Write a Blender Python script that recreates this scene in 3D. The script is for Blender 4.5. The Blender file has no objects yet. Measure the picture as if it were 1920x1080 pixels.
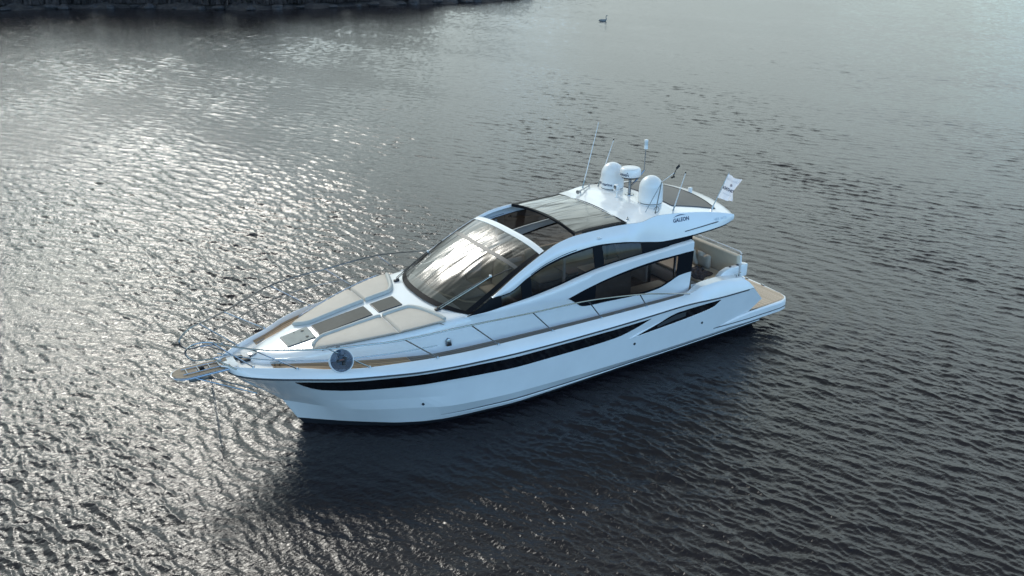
import bpy, bmesh, math, random
from mathutils import Vector, Matrix
R = math.radians
random.seed(7)
sc = bpy.context.scene
col = sc.collection

# ---------------------------------------------------------------- camera
cd = bpy.data.cameras.new("camera")
cam = bpy.data.objects.new("camera", cd)
col.objects.link(cam)
sc.camera = cam
CAM = Vector((9.754, 15.975, 9.789)); YAW = R(-121.848); PITCH = R(22.8316)
fw = Vector((math.cos(YAW)*math.cos(PITCH), math.sin(YAW)*math.cos(PITCH), -math.sin(PITCH)))
cam.location = CAM
cam.rotation_euler = fw.to_track_quat('-Z', 'Y').to_euler()
cd.sensor_width = 36.0
cd.lens = 1587.46/1920*36.0
cd.clip_start = 0.1
cd.clip_end = 6000

# ---------------------------------------------------------------- sky, sun, exposure
SUN_AZ, SUN_EL = -93.0, 35.0
sv = Vector((math.cos(R(SUN_AZ))*math.cos(R(SUN_EL)), math.sin(R(SUN_AZ))*math.cos(R(SUN_EL)), math.sin(R(SUN_EL))))
world = bpy.data.worlds.new("World")
sc.world = world
world.use_nodes = True
wt = world.node_tree
bg = wt.nodes['Background']
bg.inputs[1].default_value = 0.15

def N(nt, kind, **kw):
    n = nt.nodes.new(kind)
    for k, v in kw.items():
        if k.startswith('i_'):
            n.inputs[k[2:].replace('_', ' ')].default_value = v
        else:
            setattr(n, k, v)
    return n

def math_node(nt, op, a, b=None, c=None, clamp=False):
    n = nt.nodes.new('ShaderNodeMath'); n.operation = op; n.use_clamp = clamp
    for i, v in enumerate((a, b, c)):
        if v is None: continue
        if isinstance(v, (int, float)): n.inputs[i].default_value = v
        else: nt.links.new(v, n.inputs[i])
    return n.outputs[0]

def ramp(nt, fac, stops):
    n = nt.nodes.new('ShaderNodeValToRGB')
    e = n.color_ramp.elements
    while len(e) < len(stops): e.new(0.5)
    for el, (p, c) in zip(e, stops):
        el.position = p; el.color = c if len(c) == 4 else (*c, 1)
    nt.links.new(fac, n.inputs[0])
    return n.outputs[0]

def mixc(nt, fac, a, b, blend='MIX'):
    n = nt.nodes.new('ShaderNodeMix'); n.data_type = 'RGBA'; n.blend_type = blend
    for s, v in ((0, fac), (6, a), (7, b)):
        if isinstance(v, (int, float)): n.inputs[s].default_value = v
        elif isinstance(v, (tuple, list)): n.inputs[s].default_value = (*v[:3], 1)
        else: nt.links.new(v, n.inputs[s])
    return n.outputs[2]

sky = N(wt, 'ShaderNodeTexSky', sky_type='NISHITA', sun_disc=False)
sky.sun_elevation = R(SUN_EL)
sky.sun_rotation = R(90.0 - SUN_AZ)
sky.air_density = 1.0; sky.dust_density = 1.2; sky.ozone_density = 1.5
tc = N(wt, 'ShaderNodeTexCoord')
# high streaky cloud, brightest round the sun
mp = N(wt, 'ShaderNodeMapping'); mp.inputs['Scale'].default_value = (2.2, 1.0, 3.4); mp.inputs['Rotation'].default_value = (0, 0, R(20))
wt.links.new(tc.outputs['Generated'], mp.inputs[0])
cn = N(wt, 'ShaderNodeTexNoise', i_Scale=2.3, i_Detail=7.0, i_Roughness=0.55, i_Distortion=0.6)
wt.links.new(mp.outputs[0], cn.inputs['Vector'])
dotn = N(wt, 'ShaderNodeVectorMath', operation='DOT_PRODUCT'); dotn.inputs[1].default_value = sv
nrm = N(wt, 'ShaderNodeVectorMath', operation='NORMALIZE')
wt.links.new(tc.outputs['Generated'], nrm.inputs[0]); wt.links.new(nrm.outputs[0], dotn.inputs[0])
glow = math_node(wt, 'POWER', math_node(wt, 'MAXIMUM', dotn.outputs['Value'], 0.0), 5.0)
cover = math_node(wt, 'ADD', cn.outputs['Fac'], math_node(wt, 'MULTIPLY', dotn.outputs['Value'], 0.30))
mask = ramp(wt, cover, [(0.40, (0, 0, 0)), (0.64, (1, 1, 1))])
cloud_lum = math_node(wt, 'ADD', math_node(wt, 'MULTIPLY', glow, 0.6), 4.1)
cc = N(wt, 'ShaderNodeCombineColor')
wt.links.new(math_node(wt, 'MULTIPLY', cloud_lum, 0.87), cc.inputs[0]); wt.links.new(cloud_lum, cc.inputs[1]); wt.links.new(math_node(wt, 'MULTIPLY', cloud_lum, 0.99), cc.inputs[2])
blue = mixc(wt, 1.0, sky.outputs[0], (0.88, 1.13, 1.24), 'MULTIPLY')
sepd = N(wt, 'ShaderNodeSeparateXYZ'); wt.links.new(nrm.outputs[0], sepd.inputs[0])
bank = ramp(wt, sepd.outputs[2], [(0.0, (0.26,)*3), (0.14, (0.46,)*3), (0.36, (1, 1, 1))])   # dull cloud bank low on the horizon
zen = ramp(wt, sepd.outputs[2], [(0.40, (1, 1, 1)), (0.66, (0.28,)*3), (0.85, (0.18,)*3)])                             # darker blue-grey overhead
cl = mixc(wt, 1.0, cc.outputs[0], bank, 'MULTIPLY')
dim = ramp(wt, sepd.outputs[2], [(0.0, (0.36,)*3), (0.26, (1.08,)*3)])
blue = mixc(wt, 1.0, blue, dim, 'MULTIPLY')
wt.links.new(mixc(wt, 1.0, mixc(wt, mask, blue, cl), zen, 'MULTIPLY'), bg.inputs[0])

sl = bpy.data.lights.new("sun", 'SUN'); so = bpy.data.objects.new("sun", sl); col.objects.link(so)
sl.energy = 0.5; sl.angle = R(15.0); sl.color = (1.0, 0.96, 0.88)
so.rotation_euler = (-sv).to_track_quat('-Z', 'Y').to_euler()
so.location = (0, -20, 40)

sc.view_settings.view_transform = 'Standard'
sc.view_settings.look = 'None'
sc.view_settings.gamma = 1
sc.view_settings.exposure = 1.65
sc.view_settings.use_curve_mapping = False
sc.render.engine = 'CYCLES'
sc.cycles.use_denoising = True
sc.cycles.max_bounces = 8
sc.cycles.transparent_max_bounces = 16
sc.cycles.caustics_reflective = False
sc.cycles.caustics_refractive = False
sc.cycles.sample_clamp_indirect = 6

# ---------------------------------------------------------------- helpers
def I(pts):
    """monotone cubic interpolation through (x, value) pairs"""
    p = sorted(pts); xs = [a[0] for a in p]; ys = [a[1] for a in p]; n = len(xs)
    h = [xs[i+1]-xs[i] for i in range(n-1)]; d = [(ys[i+1]-ys[i])/h[i] for i in range(n-1)]
    m = [d[0]]
    for i in range(1, n-1):
        if d[i-1]*d[i] <= 0: m.append(0.0)
        else:
            w1 = 2*h[i]+h[i-1]; w2 = h[i]+2*h[i-1]
            m.append((w1+w2)/(w1/d[i-1]+w2/d[i]))
    m.append(d[-1])
    def f(x):
        if x <= xs[0]: return ys[0]
        if x >= xs[-1]: return ys[-1]
        i = 0
        while xs[i+1] < x: i += 1
        t = (x-xs[i])/h[i]
        return ((1+2*t)*(1-t)**2*ys[i] + t*(1-t)**2*h[i]*m[i] + t*t*(3-2*t)*ys[i+1] + t*t*(t-1)*h[i]*m[i+1])
    return f

def lerp(a, b, t): return a+(b-a)*t
def lin(a, b, n): return [a+(b-a)*i/(n-1) for i in range(n)]

class MB:
    def __init__(s): s.v = []; s.f = []; s.uv = {}
    def add(s, verts, faces):
        o = len(s.v); s.v += [Vector(v) for v in verts]; s.f += [tuple(o+i for i in f) for f in faces]
    def grid(s, rows, closed=False, uv=None):
        o = len(s.v); nr = len(rows); nc = len(rows[0])
        for r in rows: s.v += [Vector(p) for p in r]
        if uv:
            for i in range(nr):
                for j in range(nc): s.uv[o+i*nc+j] = uv[i][j]
        for i in range(nr-1):
            for j in range(nc if closed else nc-1):
                k = (j+1) % nc
                s.f.append((o+i*nc+j, o+i*nc+k, o+(i+1)*nc+k, o+(i+1)*nc+j))
        return s
    def cap(s, row):
        o = len(s.v); s.v += [Vector(p) for p in row]; s.f.append(tuple(range(o, o+len(row))))
    def tube(s, path, r, n=8, caps=True):
        path = [Vector(p) for p in path]
        rs = r if isinstance(r, (list, tuple)) else [r]*len(path)
        t0 = (path[1]-path[0]).normalized()
        a = t0.orthogonal().normalized(); rows = []
        for i, p in enumerate(path):
            t = (path[min(i+1, len(path)-1)]-path[max(i-1, 0)]).normalized()
            a = (a - t*a.dot(t)).normalized(); b = t.cross(a)
            rows.append([p+(a*math.cos(2*math.pi*k/n)+b*math.sin(2*math.pi*k/n))*rs[i] for k in range(n)])
        s.grid(rows, closed=True)
        if caps: s.cap(rows[0]); s.cap(rows[-1])
        return s
    def lathe(s, prof, c=(0, 0, 0), n=32, axis='Z'):
        rows = []
        for r, z in prof:
            row = []
            for k in range(n):
                a = 2*math.pi*k/n
                p = Vector((r*math.cos(a), r*math.sin(a), z))
                if axis == 'Y': p = Vector((p.x, p.z, p.y))
                if axis == 'X': p = Vector((p.z, p.x, p.y))
                row.append(Vector(c)+p)
            rows.append(row)
        s.grid(rows, closed=True)
        if prof[0][0] > 1e-4: s.cap(rows[0])
        if prof[-1][0] > 1e-4: s.cap(rows[-1])
        return s
    def box(s, c, size, bev=0.0, seg=2, rotz=0.0, roty=0.0):
        bm = bmesh.new(); bmesh.ops.create_cube(bm, size=1.0)
        for v in bm.verts: v.co = Vector((v.co.x*size[0], v.co.y*size[1], v.co.z*size[2]))
        if bev: bmesh.ops.bevel(bm, geom=bm.edges[:], offset=bev, segments=seg, profile=0.5, affect='EDGES')
        M = Matrix.Translation(Vector(c)) @ Matrix.Rotation(rotz, 4, 'Z') @ Matrix.Rotation(roty, 4, 'Y')
        s.bm(bm, M)
        return s
    def bm(s, bm, M=Matrix()):
        bm.verts.index_update(); o = len(s.v)
        s.v += [M @ v.co for v in bm.verts]
        s.f += [tuple(o+v.index for v in f.verts) for f in bm.faces]
        bm.free()
    def prism(s, poly, up, bev=0.0, seg=2):
        """polygon (3-D points) extruded along up"""
        bm = bmesh.new(); up = Vector(up)
        a = [bm.verts.new(Vector(p)) for p in poly]; b = [bm.verts.new(Vector(p)+up) for p in poly]
        n = len(poly)
        bm.faces.new(a[::-1]); bm.faces.new(b)
        for i in range(n): bm.faces.new((a[i], a[(i+1) % n], b[(i+1) % n], b[i]))
        if bev: bmesh.ops.bevel(bm, geom=bm.edges[:], offset=bev, segments=seg, profile=0.5, affect='EDGES')
        s.bm(bm)
        return s
    def build(s, name, mat, parent=None, smooth=True, angle=35, mirror=False, recalc=True):
        if mirror:
            for v in s.v: v.y = -v.y
        me = bpy.data.meshes.new(name)
        me.from_pydata([tuple(v) for v in s.v], [], s.f)
        bm = bmesh.new(); bm.from_mesh(me)
        if s.uv:
            L = bm.loops.layers.uv.new("UVMap")
            for f in bm.faces:
                for l in f.loops: l[L].uv = s.uv.get(l.vert.index, (0, 0))
        bmesh.ops.remove_doubles(bm, verts=bm.verts, dist=0.0004)
        if recalc: bmesh.ops.recalc_face_normals(bm, faces=bm.faces)
        bm.to_mesh(me); bm.free()
        if smooth:
            for p in me.polygons: p.use_smooth = True
            me.set_sharp_from_angle(angle=R(angle))
        me.materials.append(mat)
        o = bpy.data.objects.new(name, me); col.objects.link(o)
        if parent: o.parent = parent
        return o

def tag(o, label=None, cat=None, group=None, kind=None):
    if label: o['label'] = label
    if cat: o['category'] = cat
    if group: o['group'] = group
    if kind: o['kind'] = kind
    return o
def empty(name, loc=(0, 0, 0)):
    o = bpy.data.objects.new(name, None); o.location = loc; o.empty_display_size = 0.2; col.objects.link(o); return o

def text_mesh(body, size, bold=0.0, align='CENTER', spacing=1.0):
    """flat lettering as (verts2d, faces)"""
    cu = bpy.data.curves.new("lettering", 'FONT'); cu.body = body; cu.size = size; cu.align_x = align; cu.align_y = 'CENTER'
    cu.offset = bold; cu.space_character = spacing; cu.resolution_u = 3
    ob = bpy.data.objects.new("lettering", cu); col.objects.link(ob)
    dg = bpy.context.evaluated_depsgraph_get(); me = bpy.data.meshes.new_from_object(ob.evaluated_get(dg))
    bm = bmesh.new(); bm.from_mesh(me)
    bmesh.ops.triangulate(bm, faces=bm.faces[:])
    bm.verts.index_update()
    vs = [(v.co.x, v.co.y) for v in bm.verts]; fs = [tuple(v.index for v in f.verts) for f in bm.faces]
    bm.free(); bpy.data.objects.remove(ob); bpy.data.meshes.remove(me); bpy.data.curves.remove(cu)
    return vs, fs

# ---------------------------------------------------------------- materials
def mat(name, base=(0.8, 0.8, 0.8), rough=0.4, metal=0.0, coat=0.0, noise=0.0, nscale=6.0, bump=0.0, bscale=40.0, ior=None, spec=None, rvar=0.0):
    m = bpy.data.materials.new(name); m.use_nodes = True; nt = m.node_tree; b = nt.nodes['Principled BSDF']
    b.inputs['Base Color'].default_value = (*base, 1); b.inputs['Roughness'].default_value = rough
    b.inputs['Metallic'].default_value = metal; b.inputs['Coat Weight'].default_value = coat
    if ior: b.inputs['IOR'].default_value = ior
    if spec is not None: b.inputs['Specular IOR Level'].default_value = spec
    if noise or bump or rvar:
        t = nt.nodes.new('ShaderNodeTexCoord')
    if noise or rvar:
        n = N(nt, 'ShaderNodeTexNoise', i_Scale=nscale, i_Detail=5.0, i_Roughness=0.6); nt.links.new(t.outputs['Object'], n.inputs['Vector'])
        if noise:
            lo = tuple(max(0, c*(1-noise)) for c in base); hi = tuple(min(1, c*(1+noise)) for c in base)
            nt.links.new(ramp(nt, n.outputs['Fac'], [(0.3, lo), (0.7, hi)]), b.inputs['Base Color'])
        if rvar:
            nt.links.new(math_node(nt, 'ADD', rough-rvar*0.5, math_node(nt, 'MULTIPLY', n.outputs['Fac'], rvar)), b.inputs['Roughness'])
    if bump:
        n2 = N(nt, 'ShaderNodeTexNoise', i_Scale=bscale, i_Detail=3.0); nt.links.new(t.outputs['Object'], n2.inputs['Vector'])
        bp = N(nt, 'ShaderNodeBump', i_Strength=bump, i_Distance=0.02); nt.links.new(n2.outputs['Fac'], bp.inputs['Height'])
        nt.links.new(bp.outputs[0], b.inputs['Normal'])
    return m

def glass(name, tint, refl=1.0, ior=1.5, streak=0.0):
    m = bpy.data.materials.new(name); m.use_nodes = True; nt = m.node_tree
    nt.nodes.remove(nt.nodes['Principled BSDF']); out = nt.nodes['Material Output']
    tr = N(nt, 'ShaderNodeBsdfTransparent'); tr.inputs[0].default_value = (*tint, 1)
    gl = N(nt, 'ShaderNodeBsdfGlossy'); gl.inputs['Roughness'].default_value = 0.17 if streak else 0.015
    fr = N(nt, 'ShaderNodeFresnel'); fr.inputs['IOR'].default_value = ior
    fac = math_node(nt, 'MULTIPLY', fr.outputs[0], refl, clamp=True)
    mx = N(nt, 'ShaderNodeMixShader'); nt.links.new(fac, mx.inputs[0]); nt.links.new(tr.outputs[0], mx.inputs[1]); nt.links.new(gl.outputs[0], mx.inputs[2])
    # slight sag of the bent panes
    t = nt.nodes.new('ShaderNodeTexCoord'); n2 = N(nt, 'ShaderNodeTexNoise', i_Scale=1.4, i_Detail=1.0); nt.links.new(t.outputs['Object'], n2.inputs['Vector'])
    hh = n2.outputs['Fac']
    if streak:   # bent acrylic: long draw ripples running down the pane
        mps = N(nt, 'ShaderNodeMapping'); mps.inputs['Scale'].default_value = (0.30, 1.5, 0.30); nt.links.new(t.outputs['Object'], mps.inputs[0])
        n3 = N(nt, 'ShaderNodeTexNoise', i_Scale=1.6, i_Detail=2.0, i_Distortion=0.5); nt.links.new(mps.outputs[0], n3.inputs['Vector'])
        hh = math_node(nt, 'ADD', hh, math_node(nt, 'MULTIPLY', n3.outputs['Fac'], 1.6*streak))
    bp = N(nt, 'ShaderNodeBump', i_Strength=0.26 if streak else 0.12, i_Distance=0.1); nt.links.new(hh, bp.inputs['Height']); nt.links.new(bp.outputs[0], gl.inputs['Normal'])
    nt.links.new(mx.outputs[0], out.inputs[0])
    return m

def striped(name, dark, light, seam, count, rough=0.65):
    """planked teak: UV.y counts planks across, UV.x runs along in metres"""
    m = bpy.data.materials.new(name); m.use_nodes = True; nt = m.node_tree; b = nt.nodes['Principled BSDF']
    uv = nt.nodes.new('ShaderNodeUVMap'); sp = nt.nodes.new('ShaderNodeSeparateXYZ'); nt.links.new(uv.outputs[0], sp.inputs[0])
    v = math_node(nt, 'MULTIPLY', sp.outputs[1], float(count)); fr = math_node(nt, 'FRACT', v)
    sm = math_node(nt, 'LESS_THAN', math_node(nt, 'ABSOLUTE', math_node(nt, 'SUBTRACT', fr, 0.5)), 0.40)
    pid = math_node(nt, 'FLOOR', v)
    wn = N(nt, 'ShaderNodeTexWhiteNoise', noise_dimensions='1D'); nt.links.new(pid, wn.inputs['W'])
    mpn = N(nt, 'ShaderNodeMapping'); mpn.inputs['Scale'].default_value = (1.5, 60, 1); nt.links.new(uv.outputs[0], mpn.inputs[0])
    ns = N(nt, 'ShaderNodeTexNoise', i_Scale=3.0, i_Detail=4.0); nt.links.new(mpn.outputs[0], ns.inputs['Vector'])
    f = math_node(nt, 'ADD', math_node(nt, 'MULTIPLY', wn.outputs['Value'], 0.5), math_node(nt, 'MULTIPLY', ns.outputs['Fac'], 0.6))
    wood = ramp(nt, f, [(0.2, dark), (0.85, light)])
    nt.links.new(mixc(nt, sm, seam, wood), b.inputs['Base Color'])
    b.inputs['Roughness'].default_value = rough
    return m

M = {}
M['gel'] = mat('white_gelcoat', (0.74, 0.75, 0.765), 0.20, coat=0.4, noise=0.035, nscale=1.3, rvar=0.14, bump=0.10, bscale=1.6)
M['nonskid'] = mat('nonskid_deck', (0.70, 0.71, 0.72), 0.5, noise=0.04, nscale=3, bump=0.15, bscale=160)
M['anti'] = mat('dark_antifouling', (0.012, 0.014, 0.02), 0.6)
M['rub'] = mat('dark_rubber_strip', (0.02, 0.025, 0.035), 0.4)
M['grille'] = mat('dark_grille', (0.045, 0.05, 0.055), 0.45)
M['black'] = mat('black_trim', (0.008, 0.009, 0.012), 0.5, spec=0.06)
M['blackmatt'] = mat('black_plastic', (0.012, 0.012, 0.014), 0.5)
M['steel'] = mat('polished_steel', (0.27, 0.285, 0.31), 0.16, metal=1.0, rvar=0.1, nscale=9)
M['cush'] = mat('beige_vinyl', (0.47, 0.42, 0.365), 0.6, noise=0.05, nscale=2.5, bump=0.12, bscale=22)
M['bolster'] = mat('grey_beige_vinyl', (0.42, 0.43, 0.41), 0.55, noise=0.06, nscale=5, bump=0.2, bscale=9)
M['mesh'] = mat('grey_mesh', (0.32, 0.335, 0.315), 0.7, noise=0.10, nscale=7, bump=0.3, bscale=220)
M['skylight'] = mat('dark_mesh_blind', (0.060, 0.064, 0.060), 0.6, noise=0.15, nscale=2, spec=0.25)
M['cover'] = mat('grey_awning_cloth', (0.13, 0.125, 0.12), 0.55, noise=0.12, nscale=2.0, spec=0.3)
M['teak'] = striped('teak_planks', (0.27, 0.165, 0.085), (0.46, 0.31, 0.185), (0.03, 0.025, 0.02), 7)
M['teakgrey'] = striped('weathered_teak', (0.45, 0.345, 0.25), (0.62, 0.50, 0.385), (0.09, 0.075, 0.06), 30)
M['pulpitteak'] = striped('pulpit_teak', (0.15, 0.115, 0.075), (0.27, 0.21, 0.14), (0.04, 0.035, 0.03), 6)
M['sidedeck'] = striped('grey_side_deck', (0.15, 0.13, 0.11), (0.22, 0.19, 0.16), (0.05, 0.045, 0.04), 5)
M['ws'] = glass('windshield_glass', (0.62, 0.64, 0.62), 1.5, streak=1.0)
M['tint'] = glass('tinted_side_glass', (0.52, 0.48, 0.47), 0.8)
M['roofglass'] = glass('smoked_roof_glass', (0.14, 0.14, 0.14), 1.8, streak=1.6)
M['hullglass'] = mat('black_hull_glass', (0.006, 0.006, 0.008), 0.04, noise=0.5, nscale=3)
M['cream'] = mat('cream_leather', (0.55, 0.47, 0.37), 0.55, noise=0.05)
M['brown'] = mat('brown_interior', (0.15, 0.115, 0.095), 0.6, noise=0.15)
M['greyint'] = mat('grey_interior', (0.30, 0.29, 0.28), 0.6, noise=0.1)
M['darkint'] = mat('grey_dashboard', (0.17, 0.175, 0.17), 0.6, noise=0.15)
M['pillow'] = mat('beige_pillow', (0.42, 0.37, 0.31), 0.85, noise=0.1, nscale=8, bump=0.3, bscale=20)
M['blanket'] = mat('dark_plush_throw', (0.075, 0.062, 0.065), 0.95, noise=0.5, nscale=22, bump=0.9, bscale=45)
M['dome'] = mat('white_radome', (0.74, 0.75, 0.76), 0.32, noise=0.02)
M['ink'] = mat('dark_blue_lettering', (0.015, 0.03, 0.085), 0.35)
M['faint'] = mat('grey_lettering', (0.36, 0.43, 0.52), 0.35)
M['flag'] = mat('white_flag_cloth', (0.82, 0.81, 0.86), 0.8, noise=0.03)
_nt = M['flag'].node_tree; _b = _nt.nodes['Principled BSDF']; _tl = N(_nt, 'ShaderNodeBsdfTranslucent'); _tl.inputs[0].default_value = (.80, .79, .82, 1)
_mx = N(_nt, 'ShaderNodeMixShader'); _mx.inputs[0].default_value = .45; _nt.links.new(_b.outputs[0], _mx.inputs[1]); _nt.links.new(_tl.outputs[0], _mx.inputs[2]); _nt.links.new(_mx.outputs[0], _nt.nodes['Material Output'].inputs[0])
M['flagink'] = mat('navy_flag_print', (0.03, 0.035, 0.08), 0.8)
M['flagfaint'] = mat('grey_flag_print', (0.45, 0.46, 0.52), 0.8)
M['reelplastic'] = glass('clear_smoked_plastic', (0.60, 0.62, 0.65), 0.9)
M['reelrim'] = mat('white_plastic', (0.72, 0.74, 0.75), 0.35)
M['webbing'] = mat('red_brown_webbing', (0.20, 0.09, 0.075), 0.8)
M['chain'] = mat('galvanised_chain', (0.16, 0.165, 0.17), 0.45, metal=0.7)
M['bulb'] = mat('clear_lamp_lens', (0.55, 0.60, 0.62), 0.1)
M['glasspot'] = mat('white_crockery', (0.6, 0.6, 0.58), 0.3)
M['bird'] = mat('dark_plumage', (0.17, 0.18, 0.19), 0.8, noise=0.3, nscale=9)

# ---------------------------------------------------------------- water
WZ = -0.13
def water_material():
    m = bpy.data.materials.new('lake_water'); m.use_nodes = True; nt = m.node_tree; b = nt.nodes['Principled BSDF']
    b.inputs['Base Color'].default_value = (0.014, 0.012, 0.015, 1)
    b.inputs['Roughness'].default_value = 0.045; b.inputs['IOR'].default_value = 1.345
    t = nt.nodes.new('ShaderNodeTexCoord')
    mpn = N(nt, 'ShaderNodeMapping'); mpn.inputs['Rotation'].default_value = (0, 0, R(50)); mpn.inputs['Scale'].default_value = (0.7, 1.3, 1)
    nt.links.new(t.outputs['Object'], mpn.inputs[0])
    n = N(nt, 'ShaderNodeTexNoise', noise_dimensions='2D', i_Scale=13.0, i_Detail=3.0, i_Roughness=0.6, i_Distortion=0.4); nt.links.new(mpn.outputs[0], n.inputs['Vector'])
    bp = N(nt, 'ShaderNodeBump', i_Strength=1.0, i_Distance=0.012); nt.links.new(n.outputs['Fac'], bp.inputs['Height'])
    nt.links.new(bp.outputs[0], b.inputs['Normal'])
    return m
def water_mesh():
    """one sheet out to the horizon; real wind waves (sharp-crested wave trains) wherever they can be told apart"""
    import numpy as np
    rg = np.random.default_rng(5)
    cx, cy = CAM.x, CAM.y
    # rings round a point on the water, finest where waves are seen nearest
    r = [0.0, 5.0]
    while r[-1] < 34: r.append(r[-1]+max(.025, .00165*r[-1]))
    while r[-1] < 175: r.append(r[-1]+max(.08, .0021*r[-1]))
    r += [190, 220, 280, 400, 700, 1400, 3200]
    r = np.array(r)
    a0 = YAW
    fine = np.linspace(-R(43), R(43), 1000)
    coarse = np.linspace(R(43), 2*math.pi-R(43), 70)[1:-1]
    az = a0+np.concatenate([fine, coarse])
    rr, aa = np.meshgrid(r, az, indexing='ij')
    x = cx+rr*np.cos(aa); y = cy+rr*np.sin(aa); z = np.zeros_like(x); dx = np.zeros_like(x); dy = np.zeros_like(x)
    off = np.abs((aa-a0+math.pi) % (2*math.pi)-math.pi)
    fade = np.clip((R(43)-off)/R(2.5), 0, 1)*np.clip((180-rr)/12, 0, 1)
    # slow patches of stronger and lighter wind
    patch = np.zeros_like(x)
    for lam in (38, 27, 17, 11, 8):
        th = rg.uniform(0, 6.28); patch += np.sin((x*math.cos(th)+y*math.sin(th))*6.283/lam+rg.uniform(0, 6.28))
    amp = fade*np.clip(1.0+.20*patch, .45, 1.6)
    NW = 104
    for i in range(NW):
        lam = .095*(1.05/.095)**((i+rg.uniform(0, 1))/NW)
        th = R(WIND)+rg.normal(0, R(22))*(1.25 if lam < .25 else .8)
        k = 2*math.pi/lam
        s_ = SLOPE*math.exp(-((math.log(lam/.17))/1.5)**2)*rg.uniform(.6, 1.3)
        a_ = s_/k; c_, sn = math.cos(th), math.sin(th)
        ph = k*(x*c_+y*sn)+rg.uniform(0, 6.28)
        # short waves cannot be carried by the wider mesh far away
        ok = np.clip((lam/.095*34-rr)/26, .0, 1)
        z += a_*np.cos(ph)*ok
        dx -= CHOP*a_*c_*np.sin(ph)*ok; dy -= CHOP*a_*sn*np.sin(ph)*ok
    z *= amp; dx *= amp; dy *= amp
    # rings pushed out by the hull at bow and stern, and an old wake to port
    for (px, py, lam, h, fall, d0) in ((5.2, 0, .36, .0095, 1.5, .3), (-7.4, 0, .58, .014, 4.5, .5)):
        dd = np.sqrt((x-px)**2+(y-py)**2)
        wob = .35*np.sin(1.3*np.arctan2(y-py, x-px)*5+dd*.7)
        z += fade*h*np.sin(dd*6.283/lam+wob)*np.exp(-np.maximum(dd-d0, 0)/fall)
    # a longer, lazy swell crossing the near water on the port side in wide arcs
    dd = np.sqrt((x-2.0)**2+(y+14.0)**2)
    msk = np.clip((y-2.0)/3.0, 0, 1)*np.clip((x+22)/8.0, 0, 1)*np.clip((24-y)/6.0, 0, 1)*(.65+.35*np.sin(.45*x+.2*y))
    for lam, s_ in ((1.05, .045), (.74, .035), (1.55, .03)):
        k = 2*math.pi/lam
        z += fade*msk*s_/k*np.sin(k*dd+.9*np.sin(x*.6+y*.35)+lam)
    x = x+dx; y = y+dy; z = z+WZ
    nr, na = x.shape
    co = np.stack([x, y, z], -1).reshape(-1, 3).astype(np.float32)
    i0 = np.arange(nr-1)[:, None]*na; j0 = np.arange(na)[None, :]; j1 = (j0+1) % na
    q = np.stack([i0+j0, i0+na+j0, i0+na+j1, i0+j1], -1).reshape(-1, 4)
    q = q[na:]                                                     # inner ring is degenerate: a fan instead
    tri = np.stack([np.zeros(na, int), na+np.arange(na), na+(np.arange(na)+1) % na], -1)
    loops = np.concatenate([tri.ravel(), q.ravel()]).astype(np.int32)
    starts = np.concatenate([np.arange(na)*3, na*3+np.arange(len(q))*4]).astype(np.int32)
    tot = np.concatenate([np.full(na, 3), np.full(len(q), 4)]).astype(np.int32)
    me = bpy.data.meshes.new('water')
    me.vertices.add(len(co)); me.vertices.foreach_set('co', co.ravel())
    me.loops.add(len(loops)); me.loops.foreach_set('vertex_index', loops)
    me.polygons.add(len(starts)); me.polygons.foreach_set('loop_start', starts); me.polygons.foreach_set('loop_total', tot)
    me.polygons.foreach_set('use_smooth', np.ones(len(starts), dtype=bool))
    me.update(calc_edges=True); me.validate()
    me.materials.append(water_material())
    o = bpy.data.objects.new('water', me); col.objects.link(o)
    return o
WIND, SLOPE, CHOP = 32.0, 0.038, 1.0
tag(water_mesh(), kind='structure')

# ---------------------------------------------------------------- yacht: hull
Y = tag(empty('motor_yacht'), 'white motor yacht with black windows and a long curved windshield, anchored on rippled water', 'motor yacht')

ci_y = I([(6.78, .14), (6.55, .36), (6.2, .64), (5.5, 1.07), (5.0, 1.45), (4.3, 1.77), (3.4, 1.96), (2.9, 2.03), (2, 2.085), (1, 2.09), (-2, 2.09), (-3.6, 2.07), (-5, 2.04), (-6.2, 1.98), (-7, 1.93)])
ci_z = I([(6.78, 1.79), (5.5, 1.79), (4.3, 1.78), (3, 1.74), (2, 1.70), (0, 1.65), (-2, 1.62), (-3.9, 1.60), (-4.15, 1.63), (-4.4, 1.705), (-5.0, 1.72), (-5.85, 1.63)])
g_y = I([(6.72, 0), (6.6, .36), (6.38, .64), (6.09, .87), (5.4, 1.31), (4.75, 1.70), (4.02, 1.98), (3.22, 2.16), (2.33, 2.24), (1, 2.255), (-1.6, 2.265), (-3.6, 2.25), (-5, 2.22), (-6.2, 2.16)])
g_z = I([(6.72, 1.62), (5.4, 1.60), (4.4, 1.605), (3.22, 1.55), (2.33, 1.50), (1, 1.43), (-.16, 1.405), (-1.6, 1.40), (-2.76, 1.41), (-3.6, 1.42), (-5, 1.34), (-6.2, 1.30)])
c_y = I([(5.6, 0), (5.25, .36), (4.57, 1.03), (3.60, 1.61), (2.55, 2.0), (.9, 2.13), (-1, 2.13), (-3, 2.10), (-5, 2.04), (-7, 1.95)])
c_z = I([(5.6, .56), (4.5, .53), (3.5, .53), (2.5, .47), (.9, .40), (-1, .34), (-3, .30), (-7, .26)])
w_y = I([(5.33, 0), (5.0, .28), (4.47, .71), (4.0, 1.05), (3.5, 1.38), (2.72, 1.71), (1.8, 1.86), (.77, 1.96), (-1, 1.93), (-2.5, 1.88), (-4, 1.84), (-7, 1.75)])
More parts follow.
